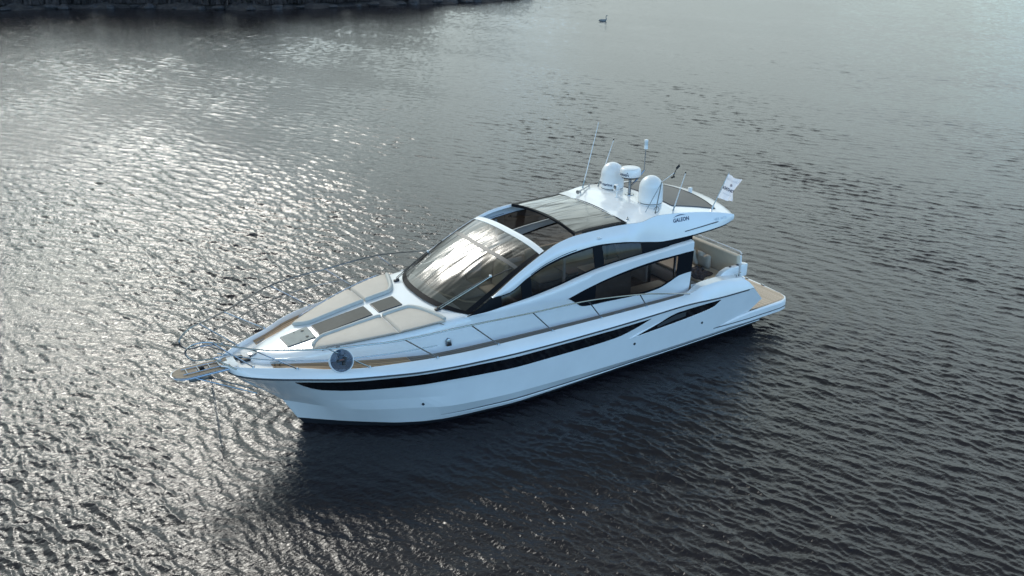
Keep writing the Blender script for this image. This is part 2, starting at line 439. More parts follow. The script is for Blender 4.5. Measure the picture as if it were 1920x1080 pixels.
LEV = [ # (stem x, aft x, y, z)
    (6.72, -6.20, g_y, g_z),
    (6.32, -6.62, lambda x: mid(x, .40)[0], lambda x: mid(x, .40)[1]),
    (5.90, -6.16, lambda x: mid(x, .72)[0], lambda x: mid(x, .72)[1]),
    (5.60, -6.95, c_y, c_z),
    (5.33, -6.95, w_y, lambda x: 0.04),
    (5.27, -6.95, lambda x: w_y(x+.05)*.97, lambda x: -0.04),
    (4.9, -6.9, lambda x: w_y(x+.4)*.6, lambda x: -0.6)]
def mid(x, t):
    """a level a fraction t of the way from gunwale to chine; flared (hollow) toward the bow"""
    xs = lerp(6.72, 5.60, t)
    if x > 2.0:
        k = (x-2.0)/(xs-2.0)
        xg, xc = 2.0+k*(6.72-2.0), 2.0+k*(5.60-2.0)
    else: xg = xc = x
    y = lerp(g_y(xg), c_y(xc), t); z = lerp(g_z(xg), c_z(xc), t)
    k = max(0, min(1, (x-1)/3.0))
    return y - .07*k*math.sin(math.pi*t)*(1 if y > .2 else y/.2), z
US = [0, .02, .05] + [i/60 for i in range(4, 48)] + [.80+.2*math.sin(i/20*math.pi/2) for i in range(1, 21)]
def level_row(l, s=1):
    xs, xa, fy, fz = LEV[l]
    return [(lerp(xa, xs, u), s*max(0.0, fy(lerp(xa, xs, u))) if u < 1 else 0.0, fz(lerp(xa, xs, u))) for u in US]
def hull_y_levels(x, z):
    pts = []
    for xs, xa, fy, fz in LEV[:5]:
        xx = min(x, xs); pts.append((fz(xx), fy(xx) if x < xs else 0.0))
    pts.sort()
    for (z0, y0), (z1, y1) in zip(pts, pts[1:]):
        if z <= z1: return lerp(y0, y1, max(0, (z-z0)/(z1-z0)))
    return pts[-1][1]

hm = MB()
for s in (1, -1):
    hm.grid([level_row(l, s) for l in range(5)])
# transom below the platform
tr_p = [level_row(l)[0] for l in (2, 3, 4)]
hm.grid([tr_p, [(p[0], -p[1], p[2]) for p in tr_p]])
hull = hm.build('hull', M['gel'], Y, angle=5)
from mathutils.bvhtree import BVHTree
_bv = BVHTree.FromPolygons([v.co.copy() for v in hull.data.vertices], [tuple(p.vertices) for p in hull.data.polygons])
def hull_y(x, z):
    h_ = _bv.ray_cast(Vector((x, 6, z)), Vector((0, -1, 0)))
    return h_[0].y if h_[0] is not None and h_[0].y > 0 else hull_y_levels(x, z)
bm_ = MB()
for s in (1, -1): bm_.grid([level_row(4, s), level_row(5, s), level_row(6, s)])
bp_ = [level_row(l)[0] for l in (4, 5, 6)]
bm_.grid([bp_, [(p[0], -p[1], p[2]) for p in bp_]])
bm_.build('bottom_paint', M['anti'], hull)

# gunwale cap with the quarter bulwarks
XS_CAP = [6.78, 6.72, 6.66, 6.6, 6.5, 6.4, 6.25] + lin(6.1, -3.8, 50) + [-3.95, -4.1, -4.2, -4.3, -4.4, -4.6] + lin(-4.8, -5.85, 8)
def zdeck(x): return I([(6.8, 1.68), (5.9, 1.69), (5, 1.67), (4.3, 1.65), (3.4, 1.61), (2.7, 1.58), (1.4, 1.55), (.6, 1.54), (-1.3, 1.52), (-4.2, 1.50)])(x)
def cap_sec(x, s=1):
    u = (x+5.85)/(6.78+5.85)
    xg = lerp(-6.2, 6.72, u)
    yg, zg = g_y(xg), g_z(xg)
    y, z = ci_y(x), ci_z(x)
    th = .05 if x > -3.9 else lerp(.05, .16, min(1, (-3.9-x)/.6))
    yo = y+.035*(1 if x > -3.9 else 1)
    inner = y - (.012 if x > -3.9 else th*1.6)
    if x > 6.6: inner = max(0, inner)
    zb = zdeck(x)-.01 if x > -3.95 else lerp(1.48, .95, min(1, (-3.95-x)/.35))
    a = [(xg, yg, zg+.012), (lerp(xg, x, .5), yg*.55+yo*.45, lerp(zg, z, .62)), (x, yo, z-.022), (x, yo-.022, z), (x, inner+.015, z), (x, inner, z-.015), (x, inner-.01, zb)]
    return [(p[0], s*max(0, p[1]), p[2]) for p in a]
cm = MB()
for s in (1, -1):
    rows = [cap_sec(x, s) for x in XS_CAP]
    cm.grid(rows); cm.cap(rows[-1])
# bow nose closing
n0 = cap_sec(6.78); cm.grid([n0, [(p[0]+.015, 0, p[2]) for p in n0], [(p[0], -p[1], p[2]) for p in n0]])
cap_o = cm.build('gunwale', M['gel'], Y, angle=40)
# aft wing closing faces
for s in (1, -1):
    am = MB()
    o = [level_row(0, s)[0], level_row(1, s)[0], level_row(2, s)[0]]
    top = cap_sec(-5.85, s)
    am.grid([[top[2], o[0], o[1], o[2]], [(top[4][0], s*1.80, top[4][2]), (o[0][0], s*1.80, o[0][2]), (o[1][0], s*1.80, o[1][2]), (o[2][0], s*1.80, o[2][2])]])
    # inner skin of the quarter
    am.grid([[(-4.3, s*1.80, 1.69), (-5.85, s*1.80, 1.62), (-6.2, s*1.80, 1.30), (-6.62, s*1.8, .92)], [(-4.3, s*1.80, .95), (-5.85, s*1.80, .6), (-6.16, s*1.80, .6), (-6.2, s*1.8, .62)]])
    am.build('quarter_panel', M['gel'], Y, angle=25)
# dark rub strip under the gunwale
for s in (1, -1):
    MB().tube([(p[0], s*(p[1]+.004), p[2]) for p in [(x, g_y(x), g_z(x)) for x in lin(-6.0, 6.66, 90)]], .019, 6).build('rub_rail', M['rub'], Y)
# spray rails, low on the topsides
for s in (1, -1):
    MB().tube([(x, s*(lerp(w_y(x), c_y(x), .40)+.012), lerp(.04, c_z(x), .40)) for x in lin(-6.9, 2.75, 50)], [.012]*42+[.011, .010, .009, .007, .006, .004, .003, .002], 6).build('spray_rail', M['rub'], Y)
    MB().tube([(x, s*(lerp(w_y(x), c_y(x), .30)+.016), lerp(.04, c_z(x), .30)) for x in lin(-6.9, 3.0, 50)], [.022]*38+[.020, .018, .016, .014, .012, .010, .008, .006, .005, .004, .003, .002], 6).build('spray_rail', M['gel'], Y)

def hull_patch(top, bot, x0, x1, off, nx=50, nz=4, s=1):
    rows = []
    for i in range(nx):
        t = i/(nx-1); x = lerp(x0, x1, t)
        rows.append([(x, s*(hull_y(x, z)+off), z) for z in [lerp(bot(x), top(x), k/(nz-1)) for k in range(nz)]])
    return MB().grid(rows)
hwt = I([(5.60, 1.500), (5.40, 1.503), (4.96, 1.510), (4.0, 1.508), (2.92, 1.468), (2.0, 1.415), (.95, 1.347), (-.17, 1.337), (-1.61, 1.325), (-2.66, 1.335)])
hwb = I([(5.60, 1.490), (5.48, 1.39), (5.32, 1.275), (5.07, 1.19), (4.66, 1.175), (3.93, 1.178), (2.88, 1.185), (1.98, 1.135), (.93, 1.075), (-.2, 1.068), (-.91, 1.065), (-1.65, 1.086), (-2.175, 1.185), (-2.66, 1.330)])
vt = I([(-2.3, .965), (-2.83, 1.104), (-3.56, 1.285), (-4.2, 1.29), (-4.97, 1.28)])
vb = I([(-2.3, .955), (-3.26, 1.0), (-4.35, 1.075), (-4.77, 1.139), (-4.97, 1.27)])
for s in (1, -1):
    hw = hull_patch(hwt, hwb, 5.6, -2.66, .006, s=s).build('hull_window', M['hullglass'], Y)
    vn = hull_patch(vt, vb, -2.3, -4.97, .006, 30, s=s).build('side_vent', M['hullglass'], Y)
    # grey grille behind the vent and its bright lower lip
    gt = lambda x: lerp(vb(x), vt(x), .80); gb = lambda x: lerp(vb(x), vt(x), .30)
    hull_patch(gt, gb, -2.9, -3.8, .011, 14, s=s).build('vent_grille', M['grille'], vn)
    MB().tube([(x, s*(hull_y(x, vb(x)-.012)+.010), vb(x)-.012) for x in lin(-2.2, -4.75, 24)], .011, 6).build('vent_lip', M['gel'], vn)
    # sculpted band between window and vent
    MB().tube([(x, s*(hull_y(x, 1.0)+.004), lerp(.93, 1.33, (x+2.0)/(-1.75))) for x in lin(-2.05, -3.7, 14)], [.004]+[.022]*12+[.004], 8).build('sculpted_band', M['gel'], Y)
    for (x, z) in ((-4.46, .737), (-2.25, .746), (3.17, .62)):
        f = MB().lathe([(.0, .0), (.034, .0), (.034, .012), (.02, .016), (0, .01)], (x, hull_y(x, z)-.004, z), 16, 'Y')
        f.build('through_hull', M['rub'], Y, mirror=(s < 0))

# ---------------------------------------------------------------- decks
tb_y = I([(6.2, 0), (6.14, .2), (6.02, .33), (5.87, .42), (5.5, .62), (5.05, .82), (4.37, 1.11), (3.45, 1.41), (2.75, 1.57), (1.4, 1.645), (.6, 1.68), (-1.3, 1.75), (-4.3, 1.77)])
DX = [6.7, 6.6, 6.5, 6.35, 6.2, 6.1, 6.0] + lin(5.87, -4.2, 60)
dm = MB()
dm.grid([[(x, ci_y(x)*k, zdeck(x)) for k in (-1, -.6, -.2, .2, .6, 1)] for x in DX if x > 2.2])
for s in (1, -1): dm.grid([[(x, s*lerp(tb_y(x)-.05, ci_y(x), k), zdeck(x)) for k in (0, .5, 1)] for x in DX if x <= 2.4])
dm.build('deck', M['nonskid'], Y)
def teak_strip(name, xs, yin, yout, m, s, parent=Y):
    rows = []; uvs = []; d = 0; px = None
    for x in xs:
        a = Vector((x, s*yin(x), zdeck(x)+.005)); b = Vector((x, s*yout(x), zdeck(x)+.005))
        if px is not None: d += abs(x-px)
        px = x
        rows.append([a.lerp(b, k/4) for k in range(5)]); uvs.append([(d, k/4*.999) for k in range(5)])
    return MB().grid(rows, uv=uvs).build(name, m, parent)
for s in (1, -1):
    teak_strip('teak_deck', lin(5.87, 3.336, 26), lambda x: tb_y(x)+.012, lambda x: ci_y(x)-.02, M['teak'], s)
    teak_strip('side_deck', lin(3.33, -4.1, 50), lambda x: tb_y(x)+.012, lambda x: ci_y(x)-.02, M['sidedeck'], s)

# ---------------------------------------------------------------- trunk and cabin flanks
zt = I([(6.22, 1.70), (6.1, 1.78), (5.95, 1.825), (5.45, 1.865), (4.85, 1.95), (3.5, 2.14), (2.4, 2.25), (1.8, 2.28)])
TX = [6.2, 6.19, 6.17, 6.14, 6.1, 6.02, 5.95] + lin(5.87, 1.9, 40)
def trunk_row(x):
    yb = tb_y(x); z0 = zdeck(x)-.01; z1 = zt(x); h = z1-z0
    k = min(1.0, yb/.35)
    half = [(x, yb, z0), (x, yb-.004*k, z0+h*.45), (x, yb-.012*k, z0+h*.72), (x, yb-.04*k, z1-.05*k), (x, yb-.085*k, z1-.018), (x, yb-.16*k, z1-.004), (x, yb*.5, z1+.012), (x, 0, z1+.02)]
    return half + [(p[0], -p[1], p[2]) for p in half[-2::-1]]
cr = MB().grid([trunk_row(x) for x in TX])
for k in (1, -1): cr.grid([[(p[0], k*p[1], p[2]) for p in trunk_row(x)[:5]] for x in lin(1.9, 1.25, 10)])
cr.build('coachroof', M['gel'], Y, angle=50)

c2 = I([(2.0, 2.255), (1.42, 2.275), (1.15, 2.305), (.5, 2.37), (-.3, 2.485), (-.85, 2.595), (-1.4, 2.69), (-2.3, 2.765), (-3.1, 2.805), (-4.25, 2.87)])
c2y = I([(2.0, 1.60), (1.42, 1.64), (.5, 1.67), (-.3, 1.685), (-1.4, 1.70), (-3.1, 1.71), (-4.25, 1.74)])
c1 = I([(2.0, 2.22), (1.42, 2.225), (1.15, 2.25), (.5, 2.31), (-.3, 2.425), (-.85, 2.535), (-1.4, 2.63), (-2.3, 2.71), (-3.1, 2.755), (-4.25, 2.825)])
c1y = I([(2.0, 1.605), (1.42, 1.66), (.5, 1.74), (-.3, 1.79), (-1.4, 1.825), (-3.1, 1.84), (-4.25, 1.84)])
def flank_y(x, z):
    z0, y0, z1, y1 = zdeck(x), tb_y(x), c1(x), c1y(x)
    t = max(0, min(1, (z-z0)/(z1-z0)))
    return lerp(y0, y1, t) + .02*math.sin(math.pi*t) - .035*max(0, min(1, (x-1.3)/.7))
wh = I([(-.56, 2.165), (-1.0, 2.295), (-1.76, 2.455), (-2.53, 2.555), (-3.18, 2.60), (-4.02, 2.615)])
wl = I([(-.56, 2.155), (-.70, 2.06), (-.82, 1.96), (-.93, 1.89), (-1.11, 1.86), (-1.64, 1.84), (-2.4, 1.80), (-2.81, 1.79), (-3.25, 1.825), (-3.55, 1.92), (-3.87, 2.04), (-4.1, 2.06)])
FX = lin(2.0, -.5, 26) + [-.56, -.6, -.65, -.7, -.76, -.82, -.88, -.95] + lin(-1.05, -4.0, 36) + [-4.05, -4.12, -4.2, -4.25]
def wlo(x): return wl(x) if x <= -.56 else lerp(zdeck(x), c1(x), .62)+0*(x) if x > .2 else lerp(2.16, lerp(zdeck(.2), c1(.2), .62), (x+.56)/.76)
def whi(x): return wh(x) if x <= -.56 else wlo(x)
for s in (1, -1):
    fm = MB()
    lo = []; hi = []
    for x in FX:
        a = zdeck(x)-.01; b = wlo(x)
        lo.append([(x, s*flank_y(x, z), z) for z in lin(a, b, 6)])
        b2 = whi(x); top = c1(x)
        r = [(x, s*flank_y(x, z), z) for z in lin(b2, top, 5)]
        y1, y2, zt1, zt2 = c1y(x), c2y(x), c1(x), c2(x)
        r += [(x, s*lerp(y1, y2, .22), lerp(zt1, zt2, .55)), (x, s*lerp(y1, y2, .6), lerp(zt1, zt2, .85)), (x, s*(y2-.03), zt2-.005)]
        hi.append(r)
    fm.grid(lo); fm.grid(hi)
    # aft end of the flank: return panel facing the cockpit, below and above the window corner
    x = -4.25
    fm.grid([[(x, s*flank_y(x, z), z) for z in lin(1.45, 2.06, 6)], [(x+.01, s*(flank_y(x, z)-.16), z) for z in lin(1.45, 2.06, 6)]])
    fm.grid([[(x, s*flank_y(x, z), z) for z in lin(2.615, 2.825, 4)]+[(x, s*c2y(x), c2(x))], [(x+.25, s*(flank_y(x, z)-.25), z) for z in lin(2.615, 2.825, 4)]+[(x+.25, s*(c2y(x)-.25), c2(x))]])
    fm.build('cabin_side', M['gel'], Y, angle=40)
    # saloon window pane in the flank, with black border
    def pane_row(x, t0, t1, off, n=5): return [(x, s*(flank_y(x, z)+off), z) for z in [lerp(wl(x), wh(x), lerp(t0, t1, k/(n-1))) for k in range(n)]]
    PX = [x for x in FX if x <= -.56]
    pane = MB().grid([pane_row(x, 0, 1, -.012) for x in PX]).build('saloon_window', M['tint'], Y)
    fr = MB()
    fr.grid([pane_row(x, 0, 1, .003) for x in [q for q in PX if q >= -1.32]])          # blacked-out front
    fr.grid([pane_row(x, 0, .07, .003, 2) for x in PX]); fr.grid([pane_row(x, .93, 1, .003, 2) for x in PX])
    fr.grid([pane_row(x, 0, 1, .003) for x in [q for q in PX if q <= -3.72]])
    fr.grid([[(-4.25, s*flank_y(-4.25, z), z) for z in lin(2.055, 2.617, 4)], [(-4.18, s*(flank_y(-4.25, z)-.2), z) for z in lin(2.055, 2.617, 4)]])
    fr.build('window_frame', M['black'], pane)

# upper side windows between the shoulder and the roof arch
c3 = I([(1.31, 2.555), (1.15, 2.555), (.9, 2.585), (.46, 2.81), (-.1, 3.03), (-.85, 3.165), (-1.43, 3.205), (-2.2, 3.145), (-2.83, 3.045), (-3.45, 2.965), (-4.0, 2.975), (-4.8, 3.035), (-5.3, 3.10), (-5.55, 3.18)])
c3y = I([(1.31, 1.615), (.9, 1.625), (.46, 1.62), (-.1, 1.60), (-.85, 1.58), (-1.43, 1.58), (-2.2, 1.60), (-2.83, 1.635), (-3.45, 1.68), (-4.0, 1.72), (-4.8, 1.78), (-5.3, 1.80), (-5.55, 1.80)])
# side of the windshield: where glass meets the pillar
c4 = I([(2.0, 2.24), (1.90, 2.26), (1.60, 2.40), (1.31, 2.565), (.66, 2.93), (.3, 3.11), (-.07, 3.27), (-.5, 3.41), (-1.0, 3.475), (-1.6, 3.495), (-2.1, 3.50), (-2.47, 3.50), (-2.8, 3.505), (-3.1, 3.555), (-3.3, 3.575), (-3.85, 3.545), (-4.6, 3.475), (-5.45, 3.335), (-5.55, 3.31)])
c4y = I([(2.0, 1.58), (1.90, 1.585), (1.60, 1.59), (1.31, 1.59), (.66, 1.55), (-.07, 1.50), (-.5, 1.45), (-1.0, 1.41), (-1.6, 1.405), (-2.1, 1.41), (-2.47, 1.45), (-2.8, 1.52), (-3.3, 1.50), (-3.85, 1.52), (-4.6, 1.60), (-5.45, 1.76), (-5.55, 1.80)])
UX = lin(1.95, -3.55, 80)
def up_pt(x, t, off, s):
    """point on the upper side window: t = 0 at the shoulder, 1 at the arch"""
    if x > 1.25: zt_, yt_ = c4(x)-.0, c4y(x)
    else: zt_, yt_ = c3(x), c3y(x)
    z = lerp(c2(x), zt_, t); y = lerp(c2y(x), yt_, t)+.02*math.sin(math.pi*t)
    return (x, s*(y+off), z)
for s in (1, -1):
    pane = MB().grid([[up_pt(x, t, -.006, s) for t in lin(0, 1, 6)] for x in UX]).build('side_window', M['tint'], Y)
    fr = MB()
    def strip(x0, x1, t0, t1, n=24): fr.grid([[up_pt(x, t, .006, s) for t in lin(t0, t1, 4)] for x in lin(x0, x1, n)])
    strip(1.95, -3.5, 0, .075, 60); strip(1.3, -3.5, .93, 1.0, 50)
    strip(1.95, 1.12, .075, .999, 14)
    strip(.62, .36, 0, 1, 6); strip(-1.33, -1.60, 0, 1, 6); strip(-2.72, -3.55, 0, 1, 12)
    fr.build('window_frame', M['black'], pane)
    # black seal between roof wing and cabin shoulder, aft of the glass
    bm2 = MB(); bm2.grid([[(x, s*(lerp(c2y(x), c3y(x), t)-.03), lerp(c2(x)-.02, c3(x)+.03, t)) for t in lin(0, 1, 3)] for x in lin(-3.45, -4.3, 12)])
    bm2.build('wing_seal', M['black'], Y)
    MB().tube([(x, s*(c3y(x)-.005), c3(x)-.012) for x in lin(-.4, -3.0, 30)], .010, 6).build('drip_rail', M['rub'], Y)

# white arch: pillar, roof side and wing
AX = [1.33, 1.31, 1.28, 1.22, 1.12, 1.0, .9] + lin(.8, -5.2, 70) + [-5.3, -5.4, -5.47, -5.52, -5.55]
def side_surface(x, t):
    """arch surface from its lower edge (t=0) to the roof crease (t=1)"""
    z0, y0, z1, y1 = c3(x), c3y(x), c4(x), c4y(x)
    bul = .035 if x > -2.4 else .015
    return Vector((x, lerp(y0, y1, t)+bul*math.sin(math.pi*t), lerp(z0, z1, t)))
for s in (1, -1):
    m_ = MB(); rows = []
    for x in AX:
        pts = [side_surface(x, t) for t in lin(0, 1, 8)]
        k = max(0, min(1, (1.33-x)/.2)); 
        inn = [Vector((x, pts[-1].y-.03, pts[-1].z-.012)), Vector((x, pts[-1].y-.05, pts[-1].z-.06))]
        low = [Vector((x, pts[0].y-.05, pts[0].z+.012)), Vector((x, pts[0].y-.008, pts[0].z-.004))]
        rows.append([(p.x, s*p.y, p.z) for p in low+pts+inn])
    m_.grid(rows); m_.cap(rows[0])
    m_.build('roof_arch', M['gel'], Y, angle=45)
    m2 = MB().tube([(x, s*(side_surface(x, .10).y+.004), side_surface(x, .10).z) for x in lin(.35, -.9, 20)], .008, 6)
    m2.build('arch_groove', M['rub'], Y)
    m2 = MB().tube([(x, s*(side_surface(x, .20).y+.005), lerp(3.10, 3.20, (x+4.05)/(-1.0))) for x in lin(-4.05, -5.05, 14)], .011, 6)
    m2.build('wing_groove', M['rub'], Y)
    m2 = MB().tube([(x, s*(side_surface(x, .72).y+.002), lerp(3.32, 3.27, (x+3.9)/(-1.5))+.0) for x in lin(-4.6, -5.35, 14)], .006, 6)
    m2.build('wing_crease', M['gel'], Y)

# ---------------------------------------------------------------- windshield
def ws_pt(v, w):
    """v 0 at the base .. 1 at the roof bar, w -1 starboard .. 1 port"""
    xe = lerp(1.90, -.07, v); ye = c4y(xe)-.045; ze = c4(xe)+.004
    xc = lerp(2.40, -.10, v); zc = lerp(2.30, 3.335, v)+.13*math.sin(math.pi*v*.92)
    q = abs(w)**2.6
    qz = abs(w)**3.0
    return Vector((lerp(xc, xe, q), ye*w, lerp(zc, ze, qz)))
def ws_grid(v0, v1, w0, w1, off, nv=26, nw=34):
    rows = []
    for v in lin(v0, v1, nv):
        row = []
        for w_ in lin(w0, w1, nw):
            p = ws_pt(v, w_); du = ws_pt(min(v+.01, 1), w_)-ws_pt(max(v-.01, 0), w_); dw = ws_pt(v, min(w_+.01, 1))-ws_pt(v, max(w_-.01, -1))
            n = du.cross(dw).normalized()
            if n.z < 0: n = -n
            row.append(p+n*off)
        rows.append(row)
    return rows
wsm = MB().grid(ws_grid(0, .955, -1, 1, 0)).build('windshield', M['ws'], Y, angle=80)
fr = MB()
fr.grid(ws_grid(0, .045, -1, 1, .004, 3, 34)); fr.grid(ws_grid(.045, .955, -1, -.93, .004, 26, 3)); fr.grid(ws_grid(.045, .955, .93, 1, .004, 26, 3))
fr.build('windshield_border', M['black'], wsm, angle=80)
MB().grid(ws_grid(.66, .70, -.955, .93, .004, 3, 34)).build('windshield_seam', M['grille'], wsm, angle=80)
# white header bar
hb = MB(); rows = []
for w_ in lin(-1, 1, 30):
    a = ws_pt(.95, w_); b = ws_pt(1.0, w_)
    d = (b-a).normalized()
    rows.append([a-Vector((0, 0, .03)), a+Vector((0, 0, .012)), b+Vector((0, 0, .018))+d*.005, b+d*.035+Vector((0, 0, .004)), b+d*.035-Vector((0, 0, .05))])
hb.grid(rows); hb.build('header_bar', M['gel'], Y, angle=40)

# ---------------------------------------------------------------- roof
def cam_z(x, w_, crown=.11):
    return c4(x)+crown*(1-abs(w_)**2)
# sliding roof glass, raised a little, with black surround
def rg_rows(x0, x1, w0, w1, off, nx=16, nw=24):
    rows = []
    for t in lin(0, 1, nx):
        row = []
        for w_ in lin(w0, w1, nw):
            bow = .10*(1-w_*w_)
            x = lerp(x0, x1, t) - bow*(1-t) + bow*.35*t
            row.append((x, (c4y(x)-.05)*w_, cam_z(x, w_, .085)+off))
        rows.append(row)
    return rows
rg = MB().grid(rg_rows(-1.03, -2.42, -1, 1, .014)).build('sliding_roof_glass', M['roofglass'], Y, angle=80)
fr = MB()
fr.grid(rg_rows(-1.0, -1.075, -1, 1, .021, 3)); fr.grid(rg_rows(-2.38, -2.47, -1, 1, .018, 3))
fr.grid(rg_rows(-1.03, -2.45, -1.0, -.905, .019, 16, 4)); fr.grid(rg_rows(-1.03, -2.45, .93, 1.0, .019, 16, 4))
a = rg_rows(-1.0, -1.04, -1, 1, .021, 2)[0]; fr.grid([a, [(p[0]+.005, p[1], p[2]-.07) for p in a]])
fr.build('glass_frame', M['black'], rg, angle=60)
# white after roof
def xa(w_): return -5.52-.36*(1-w_*w_)
WS = [-1, -.97, -.9] + lin(-.8, .8, 17) + [.9, .97, 1]
def roof_pt(t, w_, off=0):
    x = lerp(-2.44 + .03*(1-w_*w_), xa(w_), t)
    xe = lerp(-2.44, -5.55, t)
    return (x, c4y(xe)*w_*.995, c4(xe)+.10*(1-w_*w_)+off)
ROOFT = lin(0, 1, 34)
rm = MB(); rows = [[roof_pt(t, w_) for w_ in WS] for t in ROOFT]
rows.append([(p[0]-.03, p[1], p[2]-.03) for p in rows[-1]]); rows.append([(p[0]+.0, p[1], p[2]-.10) for p in rows[-1]])
rm.grid(rows)
roof = rm.build('roof', M['gel'], Y, angle=40)
# dark underside
un = MB()
rows = [[(lerp(-3.3, -5.45, t), (c3y(lerp(-3.3, -5.45, t))-.03)*w_, c3(lerp(-3.3, -5.45, t))+.012+.0*w_) for w_ in lin(-1, 1, 9)] for t in lin(0, 1, 14)]
un.grid(rows)
for s in (1, -1):
    un.grid([[(x, s*(c3y(x)-.035), c3(x)+.03), (x, s*(c3y(x)-.04), c3(x)-.055), (x, s*(c3y(x)-.35), c3(x)-.07)] for x in lin(-3.7, -5.5, 16)])
un.build('roof_underside', M['blackmatt'], Y)
# grey awning panel in the roof
def roof_xy(x, y, off=0):
    t = .5
    lo, hi = 0.0, 1.0
    for _ in range(30):
        t = (lo+hi)/2
        xe = lerp(-2.44, -5.55, t); w_ = max(-1, min(1, y/(c4y(xe)*.995)))
        if roof_pt(t, w_)[0] > x: lo = t
        else: hi = t
    xe = lerp(-2.44, -5.55, t); w_ = y/(c4y(xe)*.995)
    return (x, y, c4(xe)+.10*(1-w_*w_)+off)
rows = []
for t in lin(0, 1, 14):
    hw = lerp(1.10, 1.46, t)
    row = []
    for w_ in lin(-1, 1, 15):
        x = lerp(-4.10, -5.22-.27*(1-w_*w_), t)
        row.append(roof_xy(x, hw*w_, .006))
    rows.append(row)
aw = MB().grid(rows).build('roof_awning', M['cover'], Y)
em = MB()
loop = rows[0] + [r[-1] for r in rows[1:]] + rows[-1][-2::-1] + [r[0] for r in rows[-2:0:-1]]
em.tube([Vector(p)+Vector((0, 0, .004)) for p in loop+[loop[0]]], .012, 6, caps=False); em.build('awning_track', M['rub'], aw)

def rz(x, y): return roof_xy(x, y)[2]
# radomes
for s, word in ((-1, True), (1, False)):
    cx, cy = -3.70, s*.76; z0 = rz(cx, cy)-.03
    d = MB().lathe([(.23, 0), (.285, .03), (.293, .055)], (cx, cy, z0), 40).build('radome_base', M['dome'], Y)
    MB().lathe([(.287, .055), (.287, .075)], (cx, cy, z0), 40).build('base_seam', M['rub'], d)
    prof = [(.293, .075), (.300, .09), (.300, .14), (.297, .145), (.297, .30), (.290, .40)] + [(.290*math.cos(a), .42+.30*math.sin(a)) for a in lin(.1, math.pi/2, 14)]
    r = MB().lathe(prof, (cx, cy, z0), 40).build('radome', M['dome'], Y, angle=50)
    if word:
        vs, fs = text_mesh("marine", .105, .002)
        t_ = MB(); t_.add([(cx+.3025*math.cos(u/.30+R(24)), cy+.3025*math.sin(u/.30+R(24)), z0+.19+q) for u, q in vs], fs)
        t_.build('lettering', M['ink'], r, smooth=False, recalc=False)
        b_ = MB().grid([[(cx+.303*math.cos(a), cy+.303*math.sin(a), z0+zz) for zz in (.165, .225)] for a in lin(R(-30), R(-14), 6)]); b_.build('emblem', M['ink'], r)
# radar on its pole
cx = -3.66; zb = rz(cx, 0)
rp = MB().lathe([(.12, 0), (.115, .02), (.04, .03), (.036, .45)], (cx, 0, zb-.005), 24).build('radar_pole', M['steel'], Y)
zr = zb+.44
sc_ = MB().lathe([(.0, -.01), (.21, 0), (.245, .04), (.25, .045)], (cx, 0, zr), 40).build('radar_base', M['rub'], Y)
rd = MB().lathe([(.25, .045), (.262, .06), (.262, .16), (.255, .21), (.235, .245), (.19, .262), (0, .272)], (cx, 0, zr), 40).build('radar', M['dome'], Y, angle=50)
vs, fs = text_mesh("GARMIN", .085, .002)
t_ = MB(); t_.add([(cx+.2645*math.cos(u/.262+R(8)), .2645*math.sin(u/.262+R(8)), zr+.105+q) for u, q in vs], fs)
t_.add([(cx+.2645*math.cos(u/.262+R(8)), .2645*math.sin(u/.262+R(8)), zr+.155+q) for u, q in ((.10, 0), (.135, 0), (.118, .035))], [(0, 1, 2)])
t_.build('lettering', M['ink'], rd, smooth=False, recalc=False)
# light mast behind the radar
mb = MB().tube([(-3.70, 0, zb+.22), (-3.85, 0, zb+.33), (-4.10, 0, zb+.56)], .022, 8).build('mast_arm', M['steel'], Y)
MB().tube([(-4.10, 0, zb+.55), (-4.115, 0, zb+1.14)], .010, 8).build('light_mast', M['steel'], Y)
ln = MB().lathe([(.03, 0), (.055, .01), (.05, .05), (.045, .10)], (-4.115, 0, zb+1.10), 20).build('anchor_light', M['dome'], Y)
MB().lathe([(.046, .10), (.046, .20)], (-4.115, 0, zb+1.10), 20).build('lamp_lens', M['bulb'], ln)
MB().lathe([(.05, .20), (.05, .235), (.02, .25), (0, .25)], (-4.115, 0, zb+1.10), 20).build('lamp_cap', M['dome'], ln)
# searchlight in front of the radomes
x0, y0 = -3.25, 0.0; zz = rz(x0, y0)
sl_ = MB().lathe([(.05, 0), (.05, .012), (.022, .02), (.022, .13), (.06, .15), (.085, .175), (.085, .19), (.05, .20)], (x0, y0, zz), 24).build('searchlight_base', M['dome'], Y)
MB().box((x0, y0, zz+.255), (.12, .13, .12), .03, 3).build('searchlight', M['dome'], Y)
MB().lathe([(.045, 0), (.05, .01), (0, .012)], (x0+.058, y0, zz+.255), 20, 'X').build('searchlight_lens', M['steel'], Y)
# horn: two trumpets
hx, hy = -2.72, -.92
h1 = MB().tube([(hx, hy, rz(hx, hy)+.07), (hx-.03, hy-.01, rz(hx, hy)+.07), (hx-.12, hy-.06, rz(hx, hy)+.075), (hx-.62, hy-.33, rz(hx, hy)+.08)], [.055, .045, .02, .014], 14).build('horn', M['steel'], Y)
MB().tube([(hx-.15, hy-.08, rz(hx-.15, hy)+.07), (hx-.15, hy-.08, rz(hx-.15, hy-.08))], .014, 8).build('horn_stand', M['steel'], h1)
MB().tube([(hx-.60, hy-.32, rz(hx-.6, hy-.32)+.09), (hx-.60, hy-.32, rz(hx-.6, hy-.32))], .016, 8).build('horn_stand', M['steel'], h1)
